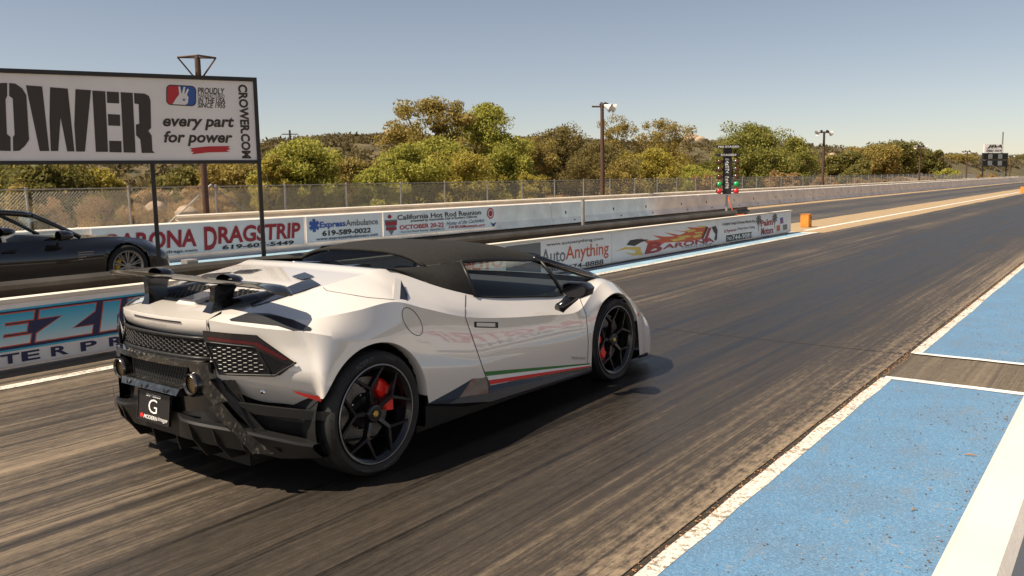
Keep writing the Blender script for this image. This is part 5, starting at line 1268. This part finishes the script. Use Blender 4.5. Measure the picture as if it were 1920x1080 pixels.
# ---- roof, windows
RS = [(.80, [(0, 1.158), (.25, 1.153), (.42, 1.135), (.53, 1.105), (.595, 1.068)]), (.95, [(0, 1.177), (.28, 1.171), (.46, 1.150), (.575, 1.115), (.64, 1.074)]),
      (1.15, [(0, 1.186), (.29, 1.181), (.48, 1.161), (.60, 1.124), (.66, 1.078)]), (1.4, [(0, 1.181), (.29, 1.176), (.48, 1.155), (.60, 1.115), (.66, 1.062)]),
      (1.75, [(0, 1.140), (.29, 1.135), (.47, 1.115), (.585, 1.075), (.645, 1.028)]), (2.05, [(0, 1.078), (.28, 1.075), (.45, 1.058), (.56, 1.030), (.62, .993)])]
rows = []
for k in range(41):
    t_ = (len(RS)-1)*k/40; i = min(int(t_), len(RS)-2)
    pts = [cr([(r_[1][j][0], r_[0], r_[1][j][1]) for r_ in RS], t_) for j in range(5)]
    hs = [cr(pts, 4*q/16) for q in range(17)]
    rows.append([(-p[0], p[1], p[2]) for p in hs[::-1]]+hs[1:])
MB().grid(rows).build('soft_top', 'fabric', car, True, 40)
# rear bow lip, sail panels
mbw = MB(); mbw.tube([(x, .79-.0*abs(x), float(np.interp(abs(x), [0, .25, .42, .53, .60], [1.152, 1.147, 1.129, 1.099, 1.06]))) for x in np.linspace(-.60, .60, 25)], .014, 6); mbw.build('roof_bow', 'fabric', car, True)
A_ = (.625, .42, 1.086)
belt = [cr([K_['I'] for K_ in KEYS], 7+k/8) for k in range(0, 15)]
belt = [p for p in belt if p[1] < 1.06]
upr = [(.595, .80, 1.066), (.62, .88, 1.07), (.64, .95, 1.073), (.652, 1.03, 1.077), (.655, 1.07, 1.074)]
sail = MB(); n = 10
lowr = [belt[min(len(belt)-1, int(round(k*(len(belt)-1)/n)))] for k in range(n+1)]
upp = []
for k in range(n+1):
    f = k/n
    upp.append(tuple(Vector(A_).lerp(Vector(upr[0]), f/.55)) if f < .55 else cr(upr, (f-.55)/.45*4))
sail.grid([upp]+[[tuple(Vector(a).lerp(Vector(b), j/4)+Vector((.018*math.sin(math.pi*j/4), 0, .004))) for a, b in zip(upp, lowr)] for j in range(1, 5)])
both('sail_panel', sail.v, sail.f, 'fabric', car, True)
# rear window between the sails
rw = MB().grid([[(x*(.56-.03*j/3), .785-.07*j/3, 1.145-.11*j/3-(.07*(abs(x))**3)*(1-j/3)) for x in np.linspace(-1, 1, 13)] for j in range(4)]); rw.build('rear_window', 'glass_dark', car, True)
MB().grid([[(x*.60, .745-.325*j/4, 1.035+.045*j/4+.008*math.sin(math.pi*j/4)) for x in np.linspace(-1, 1, 9)] for j in range(5)]).build('roof_cover', 'black_satin', car, True)
for s in (-1, 1):
    MB().tube([(s*.20, .70, 1.06), (s*.22, .56, 1.075), (s*.25, .43, 1.083)], .008, 6).build('cover_trim', 'chrome', car, True)
# side glass
bot = [(.793, 1.06, .850), (.80, 1.4, .808), (.80, 1.75, .770), (.797, 2.05, .742), (.775, 2.40, .782)]
topw = [(.655, 1.075, 1.072), (.66, 1.4, 1.060), (.645, 1.75, 1.026), (.62, 2.05, .990), (.715, 2.52, .838)]
g = MB(); rows = [[cr(bot, 4*k/16) for k in range(17)], [cr(topw, 4*k/16) for k in range(17)]]
rows = [[tuple(Vector(a).lerp(Vector(b), j/4)+Vector((.012*math.sin(math.pi*j/4), 0, 0))) for a, b in zip(*rows)] for j in range(5)]
g.grid(rows); both('side_window', g.v, g.f, 'glass', car, True)
def btube(name, pts, rad, m, n=6):
    g = MB().tube(pts, rad, n); both(name, g.v, g.f, m, car, True)
btube('window_seal', [(x+.004, y, z+.002) for x, y, z in [cr(bot, 4*k/16) for k in range(17)]], .007, 'black_plastic')
btube('window_frame', [(.80, 1.045, .855), (.735, 1.055, .98), (.66, 1.075, 1.075)], .014, 'black_plastic')
btube('window_frame', [cr(topw, 3*k/12) for k in range(13)], .014, 'black_plastic')
btube('pillar', [(.60, 1.98, 1.018), (.66, 2.3, .925), (.705, 2.6, .835), (.715, 2.76, .79)], [.03, .03, .032, .02], 'black_paint', 8)
btube('window_divider', [(.80, 2.09, .745), (.70, 2.07, .90), (.635, 2.03, .99)], .014, 'black_plastic')
ws = MB(); rows = []
for j in range(7):
    f = j/6; rows.append([((.60+(.70-.60)*f)*x, 2.02+(.68)*f+.24*f*(1-x*x)+.03*(1-x*x), 1.05-.25*f+(.018*(1-x*x))) for x in np.linspace(-1, 1, 13)])
ws.grid(rows); ws.build('windscreen', 'glass_clear', car, True)
# cabin
MB().box(-.70, .70, .46, 2.5, .27, .34).build('cabin_floor', 'seat_dark', car)
MB().grid([[(x, 2.0+.12*abs(x), .62), (x, 1.98+.1*abs(x), .74), (x, 2.15, .79), (x, 2.65, .77)] for x in np.linspace(-.74, .74, 9)]).build('dashboard', 'seat_dark', car, True)
MB().box(-.60, .60, .62, .78, .34, .99).build('cabin_bulkhead', 'seat_dark', car)
for s in (-1, 1):
    sm = MB(); sec = []
    for z, y, hw, th in ((.42, 1.32, .22, .5), (.52, 1.25, .24, .48), (.54, 1.02, .24, .18), (.75, .93, .25, .15), (.90, .88, .20, .12), (.93, .87, .13, .10), (1.03, .85, .12, .09), (1.05, .85, .07, .05)):
        sec.append([(s*.37+hw*math.cos(a), y+th*.5*math.sin(a), z) for a in [2*math.pi*k/12 for k in range(12)]])
    sm.grid(sec, True); sm.f.append(tuple(range(84, 96))); sm.build('seat', 'seat_dark', car, True)
sw = MB(); sw.tube([(-.37+.17*math.cos(a), 1.80-.03*math.sin(a), .72+.16*math.sin(a)) for a in [2*math.pi*k/24 for k in range(25)]], .014, 6); sw.build('steering_wheel', 'black_plastic', car, True)
for s in (-1, 1): MB().grid([[(s*.735, y, z) for y in (.8, 1.2, 1.6, 2.0, 2.35)] for z in (.36, .55, .70, .765)]).build('door_card', 'door_card', car, True)
# mirrors
def mirror_part():
    hc = at(1087, 543, 'x', 1.03)
    def hp_(a, b, t): return (a, hc.y+t, b)
    hd = MB(); z = hc.z
    sec = []
    for y, sc in ((-.075, .86), (-.06, 1.), (.02, .95), (.09, .62), (.13, .25)):
        sec.append([(1.03+(px_)*sc, hc.y+y, z+(pz_)*sc) for px_, pz_ in ((-.105, .045), (-.06, .060), (.07, .058), (.115, .02), (.10, -.03), (.04, -.058), (-.07, -.055), (-.11, -.02))])
    hd.grid(sec, True); hd.f += [tuple(range(32, 40))[::-1]]
    both('mirror_housing', hd.v, hd.f, 'black_gloss', car, True, 35)
    gl = MB(); gl.v = [(1.03+a*.84, hc.y-.0755, z+b*.84) for a, b in ((-.105, .045), (-.06, .060), (.07, .058), (.115, .02), (.10, -.03), (.04, -.058), (-.07, -.055), (-.11, -.02))]; gl.f = [tuple(range(8))]
    both('mirror_glass', gl.v, gl.f, 'mirror_dark', car)
    p0 = at(1046, 577, 'x', .935); p1 = Vector((.99, hc.y-.01, z-.045))
    ar = MB().tube([p0+Vector((-.015, .02, .005)), p0+Vector((.02, .01, .0)), p0.lerp(p1, .5)+Vector((.01, 0, 0)), p1], [.03, .042, .040, .042], 8); both('mirror_arm', ar.v, ar.f, 'black_gloss', car, True)
mirror_part()
# front marker, splitter, head lamps
patch('front_marker', [(1188, 589), (1199, 587), (1199, 592), (1190, 594)], 'marker_orange', 3, 2, .004)
both('front_splitter', [(.95, 2.97, .125), (.925, 3.2, .10), (.80, 3.45, .08), (.45, 3.60, .075), (0, 3.68, .075), (0, 3.5, .06), (.85, 3.0, .08)], [(0, 1, 6), (1, 2, 5, 6), (2, 3, 4, 5)], 'black_matte')
both('front_splitter', [(.955, 2.97, .135), (.93, 3.2, .112), (.805, 3.46, .092), (.45, 3.62, .087), (0, 3.70, .087), (0, 3.68, .065), (.45, 3.60, .065), (.80, 3.45, .07), (.925, 3.2, .09), (.95, 2.97, .11)], [(0, 1, 8, 9), (1, 2, 7, 8), (2, 3, 6, 7), (3, 4, 5, 6)], 'black_plastic')

# ---- wheels
def wheel(xo, cy, rad, wd, s, caliper_a, disc_r, root=car, spoke='y', lip=.262, rimm='rim_black', calm='caliper', letters=True, rot=100, xc=0.):
    """outer face at x = s*xo ; each piece a part"""
    wroot = None
    def X(l): return xc+s*(xo-l)
    prof = [(.020, lip), (.006, lip+.018), (0, lip+.040), (.004, rad-.026), (.014, rad-.012), (.030, rad-.003), (.050, rad)]
    for g_c in (.085, wd/2-.012, wd/2+.022, wd-.085): prof += [(g_c-.006, rad), (g_c-.005, rad-.008), (g_c+.005, rad-.008), (g_c+.006, rad)]
    prof += [(wd-.04, rad), (wd-.015, rad-.015), (wd, rad-.06), (wd-.012, lip)]
    def lathe(pr, n=64, m=None, nm='', par=root, smooth=True, sharp=35):
        rows = [[(X(l), cy+r_*math.cos(2*math.pi*k/n), rad_c+r_*math.sin(2*math.pi*k/n)) for l, r_ in pr] for k in range(n)]
        g = MB().grid(rows+[rows[0]]); return g.build(nm, m, par, smooth, sharp)
    rad_c = rad
    ty = lathe(prof, 72, 'rubber', 'tyre')
    sp = MB()
    for k in range(44):
        a = 2*math.pi*k/44
        for l0, l1, da in ((.012, .075, .03), (wd-.075, wd-.02, -.03)):
            P = []
            for l, aa in ((l0, a), (l1, a+da)):
                rr = rad+.0012 if l > .04 and l < wd-.03 else rad-.011
                for d_ in (-.004, .004): P.append((X(l), cy+rr*math.cos(aa+d_/rad), rad_c+rr*math.sin(aa+d_/rad)))
            sp.add(P, [(0, 1, 3, 2)])
    sp.build('tread_sipes', 'seam', ty)['kind'] = 'stuff'
    if letters:
        for s_, a0, rr, hh, sc in (('PZERO', 118, lip+.026, .026, 1.), ('CORSA', 78, lip+.028, .016, 1.), ('PZERO', -62, lip+.026, .026, 1.), ('CORSA', -102, lip+.028, .016, 1.)):
            v, f, asp = text_mesh(s_, .02, .1, 1.1); w_ = hh*asp*1.15
            pts = []
            for a, b in v:
                an = R(a0)-s*0-(a*w_)/(rr+.013); r2 = rr+b*hh; l = float(np.interp(r2, [lip, lip+.018, lip+.04, rad-.026], [.020, .006, 0, .004]))
                pts.append((X(l-.0015), cy+s*r2*math.cos(an)*1, rad_c+r2*math.sin(an)))
            pyd('sidewall_lettering', pts, f, 'rubber_letter', ty)
    rim = lathe([(.030, lip-.030), (.012, lip-.016), (.006, lip-.004), (.008, lip+.003), (.022, lip+.002)], 64, rimm, 'rim')
    lathe([(.0055, lip-.006), (.005, lip-.001), (.0075, lip+.002)], 64, 'rim_edge', 'rim_lip_glint', rim)  # lighter ring paints the glint along the rim lip into the colour
    lathe([(.030, lip-.030), (.05, lip-.034), (.12, lip-.04), (wd-.03, lip-.035), (wd-.01, lip)], 48, rimm, 'barrel', rim)
    lathe([(wd*.72, .02), (wd*.72, lip-.03)], 32, 'black_matte', 'barrel_back', rim)
    def P(r_, a, l): return Vector((X(l), cy+r_*math.cos(a), rad_c+r_*math.sin(a)))
    def barr(nm, p, q, wp, wq, dp, m, par):
        d = (q-p).normalized(); ax_ = Vector((s, 0, 0)); n_ = d.cross(ax_).normalized()
        vs = [p+n_*wp, p-n_*wp, q-n_*wq, q+n_*wq, p+n_*wp*1.35-ax_*dp, p-n_*wp*1.35-ax_*dp, q-n_*wq*1.35-ax_*dp, q+n_*wq*1.35-ax_*dp]
        mb = MB().add(vs, [(0, 1, 2, 3), (4, 5, 1, 0), (2, 6, 7, 3), (1, 5, 6, 2), (0, 3, 7, 4), (5, 4, 7, 6)])
        return bevelled(nm, mb, m, par, .002, 1)
    ns = 5 if spoke == 'y' else 10
    for k in range(ns):
        a = R(rot+360/ns*k)
        if spoke == 'y':
            j = P(.150, a, .022); barr('spoke', P(.045, a, .040), j, .013, .011, .035, rimm, rim)
            for d_ in (-23, 23): barr('spoke', j-(j-P(.045, a, .04)).normalized()*.006, P(lip-.012, a+R(d_), .012), .0095, .0075, .03, rimm, rim)
        else:
            for d_ in (-6, 6): barr('spoke', P(.05, a+R(d_*.5), .03), P(lip-.012, a+R(d_), .012), .008, .007, .02, rimm, rim)
    hub = lathe([(.024, .0), (.022, .03), (.024, .046), (.032, .052), (.06, .056)], 32, rimm, 'hub', rim)
    for k in range(20):
        a = 2*math.pi*k/20; barr('hub_tooth', P(.030, a, .021), P(.043, a, .0215), .002, .0025, .006, rimm, rim)
    lathe([(.018, .0), (.018, .015), (.022, .018)], 20, 'gold' if spoke == 'y' else rimm, 'hub_emblem', rim)
    dl = wd*.42
    dk = lathe([(dl, .10), (dl, disc_r), (dl+.03, disc_r), (dl+.03, .10)], 48, 'disc', 'brake_disc')
    lathe([(dl-.025, .02), (dl-.025, .088), (dl-.004, .102)], 24, 'black_plastic', 'disc_hat', dk)
    hl = MB()
    for k in range(40):
        a = 2*math.pi*k/40
        for rr in (.118, .138, .158, disc_r-.012):
            c = P(rr, a+rr*9, dl-.0008); hl.v += [tuple(c+Vector((0, .0032*math.cos(b), .0032*math.sin(b)))) for b in (0, 1.26, 2.51, 3.77, 5.03)]; m_ = len(hl.v); hl.f.append(tuple(range(m_-5, m_)))
    hl.build('disc_holes', 'black_matte', dk)['kind'] = 'stuff'
    for k in range(8):
        b_ = disc('bolt', P(.093, k*math.pi/4+.2, dl-.012), .008, 'bolt', (s, 0, 0)); b_.parent = dk; b_.matrix_parent_inverse = Matrix.Identity(4)
    rows = []
    for k in range(13):
        a = R(caliper_a-36+72*k/12); e = .012*(abs(k-6)/6)**3
        rows.append([tuple(P(r_, a, l)) for r_, l in ((.112+e, dl-.005), (.112+e, dl-.045), (.13, dl-.058), (disc_r-.008, dl-.058), (disc_r+.016-e, dl-.04), (disc_r+.018-e, dl+.04))])
    cb = MB().grid(rows); cb.f += [tuple(range(6)), tuple(range(72, 78))[::-1]]; cb.build('brake_caliper', calm, root, True, 30)
    return ty
for s in (1, -1):
    wheel(.962, 0, .345, .305, s, 28, .190, lip=.275); wheel(.955, 2.62, .3275, .245, s, 190, .192, lip=.270)

# ================================================================ BLACK CONVERTIBLE IN THE FAR LANE
BX = -9.45; BYF = 3.80
bc = thing('black_car', (BX, 2.6, 0), 'glossy black two door car with silver wheels in the far lane', 'car')
BK = [dict(U=(.70, -.55, .80), L=(.80, -.6, .62), B=(.78, -.58, .25)), dict(U=(.80, 0., .88), L=(.90, 0, .64), B=(.88, 0, .2)), dict(U=(.82, .75, .90), L=(.92, .75, .64), B=(.90, .75, .2)),
      dict(U=(.79, 1.35, .85), L=(.90, 1.35, .60), B=(.88, 1.35, .18)), dict(U=(.77, 2.2, .825), L=(.885, 2.2, .58), B=(.87, 2.2, .17)), dict(U=(.75, 2.85, .81), L=(.885, 2.85, .58), B=(.87, 2.85, .17)),
      dict(U=(.71, 3.35, .815), L=(.895, 3.35, .62), B=(.885, 3.35, .18)), dict(U=(.68, 3.8, .80), L=(.90, 3.8, .63), B=(.89, 3.8, .18)), dict(U=(.62, 4.2, .735), L=(.87, 4.22, .55), B=(.86, 4.25, .18)),
      dict(U=(.50, 4.5, .62), L=(.74, 4.55, .47), B=(.74, 4.58, .17)), dict(U=(.25, 4.66, .53), L=(.35, 4.74, .43), B=(.35, 4.76, .16)), dict(U=(0, 4.69, .52), L=(0, 4.77, .43), B=(0, 4.79, .16))]
BAR = ((3.80, .335, .365), (1.35, .335, .37))
rows = []
for i in range(len(BK)-1):
    for k in range(20):
        t_ = i+k/20; U, L, B = (Vector(cr([d[q] for d in BK], t_)) for q in 'ULB')
        pr = [cr([tuple(U), tuple(L), tuple(B)], 2*j/30) for j in range(31)]
        cut = next((j for j, p in enumerate(pr) if j > 2 and any((p[1]-a)**2+(p[2]-b)**2 < r_*r_ for a, b, r_ in BAR)), None)
        if cut: pr = pr[:cut]
        rows.append([pr[int(round(j*(len(pr)-1)/12))] for j in range(13)])
def sh(p): return (BX+p[0], p[1], p[2])
def shm(p): return (BX-p[0], p[1], p[2])
g = MB(); g.grid([[sh(p) for p in r_] for r_ in rows]); g.grid([[shm(p) for p in r_] for r_ in rows]); g.build('body_shell', 'black_paint', bc, True, 40)
hood = MB(); hr = []
for k in range(21):
    t_ = 5+6*k/20; U = cr([d['U'] for d in BK], t_); hr.append([(BX+U[0]*x, U[1]+(.25*(1-x*x) if t_ < 6.2 else .0), U[2]-.02+.02*abs(x)+.02*(1-x*x)) for x in np.linspace(-1, 1, 11)])
hood.grid(hr); hood.build('bonnet', 'black_paint', bc, True, 40)
rd = MB(); hr = []
for k in range(13):
    t_ = 0+2.6*k/12; U = cr([d['U'] for d in BK], t_); hr.append([(BX+U[0]*x, U[1], U[2]+.04*(1-x*x)) for x in np.linspace(-1, 1, 9)])
rd.grid(hr); rd.build('rear_deck', 'black_paint', bc, True, 40)
rf = MB(); rf.grid([[(BX+hw*x, y, z-.05*abs(x)**2.5) for x in np.linspace(-1, 1, 13)] for y, hw, z in ((.75, .64, 1.0), (.95, .66, 1.17), (1.3, .66, 1.28), (1.7, .65, 1.315), (2.1, .63, 1.305), (2.4, .61, 1.27), (2.58, .60, 1.235))]); rf.build('roof', 'black_paint', bc, True)
for s in (-1, 1):
    MB().tube([(BX+s*.585, 2.5, 1.215), (BX+s*.64, 2.82, 1.04), (BX+s*.70, 3.17, .835)], [.035, .032, .035], 8).build('pillar', 'black_paint', bc, True)
    MB().grid([[(BX+s*.74, .85, .90), (BX+s*.75, 1.35, .865), (BX+s*.66, 1.3, 1.20)], [(BX+s*.62, .78, .98), (BX+s*.60, 1.05, 1.18), (BX+s*.62, 1.2, 1.21)]]).build('roof_side', 'black_paint', bc)
    MB().tube([(BX+s*.655, 1.0, 1.13), (BX+s*.645, 1.3, 1.225), (BX+s*.635, 1.7, 1.26), (BX+s*.62, 2.1, 1.25), (BX+s*.60, 2.4, 1.215), (BX+s*.585, 2.56, 1.185)], .042, 8).build('roof_rail', 'black_paint', bc, True)
    hd = MB(); c = Vector((BX+s*.97, 2.80, .885)); hd.grid([[(c.x+.11*q*math.cos(a), c.y+y*1.4, c.z+.078*q*math.sin(a)) for a in [2*math.pi*k/12 for k in range(12)]] for y, q in ((-.06, .9), (-.05, 1), (.02, .95), (.08, .6), (.10, .1))], True); hd.build('mirror_housing', 'black_paint', bc, True)
    MB().tube([(BX+s*.80, 2.82, .82), (BX+s*.94, 2.81, .86)], .022, 6).build('mirror_arm', 'black_plastic', bc)
    hl = MB(); hl.grid([[(BX+s*(.60+.13*math.cos(a)*q), 4.30+.15*math.sin(a)*q-.05*(1-q), .66-.16*math.sin(a)*q+.035*(1-q)) for a in [2*math.pi*k/16 for k in range(16)]] for q in (1, .7, .3, .02)], True); hl.build('head_lamp', 'glass_clear', bc, True)
    for k in range(4): MB().box(BX+s*.893-.002, BX+s*.893+.004, 3.02+.0*k, 3.26, .50+.035*k, .513+.035*k).build('side_vent', 'rim_edge', bc)
    MB().box(BX+s*.895-.01, BX+s*.895+.004, 2.0, 2.18, .70, .725).build('door_handle', 'black_plastic', bc)
MB().grid([[(BX+(.57+.13*f)*x, 2.56+.58*f+.2*f*(1-x*x)+.03*(1-x*x), 1.235-.40*f+.02*(1-x*x)) for x in np.linspace(-1, 1, 11)] for f in (0, .33, .66, 1)]).build('windscreen', 'glass_clear', bc, True)
MB().box(BX-.68, BX+.68, .7, 3.0, .25, .36).build('cabin_floor', 'seat_dark', bc)
MB().grid([[(BX+x, 2.62, .60), (BX+x, 2.60, .80), (BX+x, 2.75, .86), (BX+x, 3.12, .84)] for x in np.linspace(-.68, .68, 7)]).build('dashboard', 'seat_dark', bc, True)
for s in (-1, 1): bevelled('seat', MB().box(BX+s*.36-.22, BX+s*.36+.22, 1.35, 1.55, .4, .98), 'seat_dark', bc, .05, 3)
MB().tube([(BX-.36+.18*math.cos(a), 2.38-.06*math.sin(a), .86+.17*math.sin(a)) for a in [2*math.pi*k/24 for k in range(25)]], .016, 6).build('steering_wheel', 'black_plastic', bc, True)
MB().box(BX-.55, BX+.55, -.3, 4.4, .14, .5).build('underbody', 'black_matte', bc)
for s in (1, -1):
    for cy_ in (3.80, 1.35): wheel(.90, cy_, .335, .25, s, 170 if cy_ > 3 else 20, .17, bc, 'multi', .250, 'wheel_silver', 'caliper_yellow', False, 90, BX)
    for cy_ in (3.80, 1.35):
        rows = []
        for k in range(17):
            a = math.pi*(-.1+1.2*k/16); rows.append([(BX+s*.86, cy_+.363*math.cos(a), .335+.363*math.sin(a)), (BX+s*.5, cy_+.363*math.cos(a), .335+.363*math.sin(a)), (BX+s*.5, cy_, .335)])
        MB().grid(rows).build('wheel_well', 'black_matte', bc)
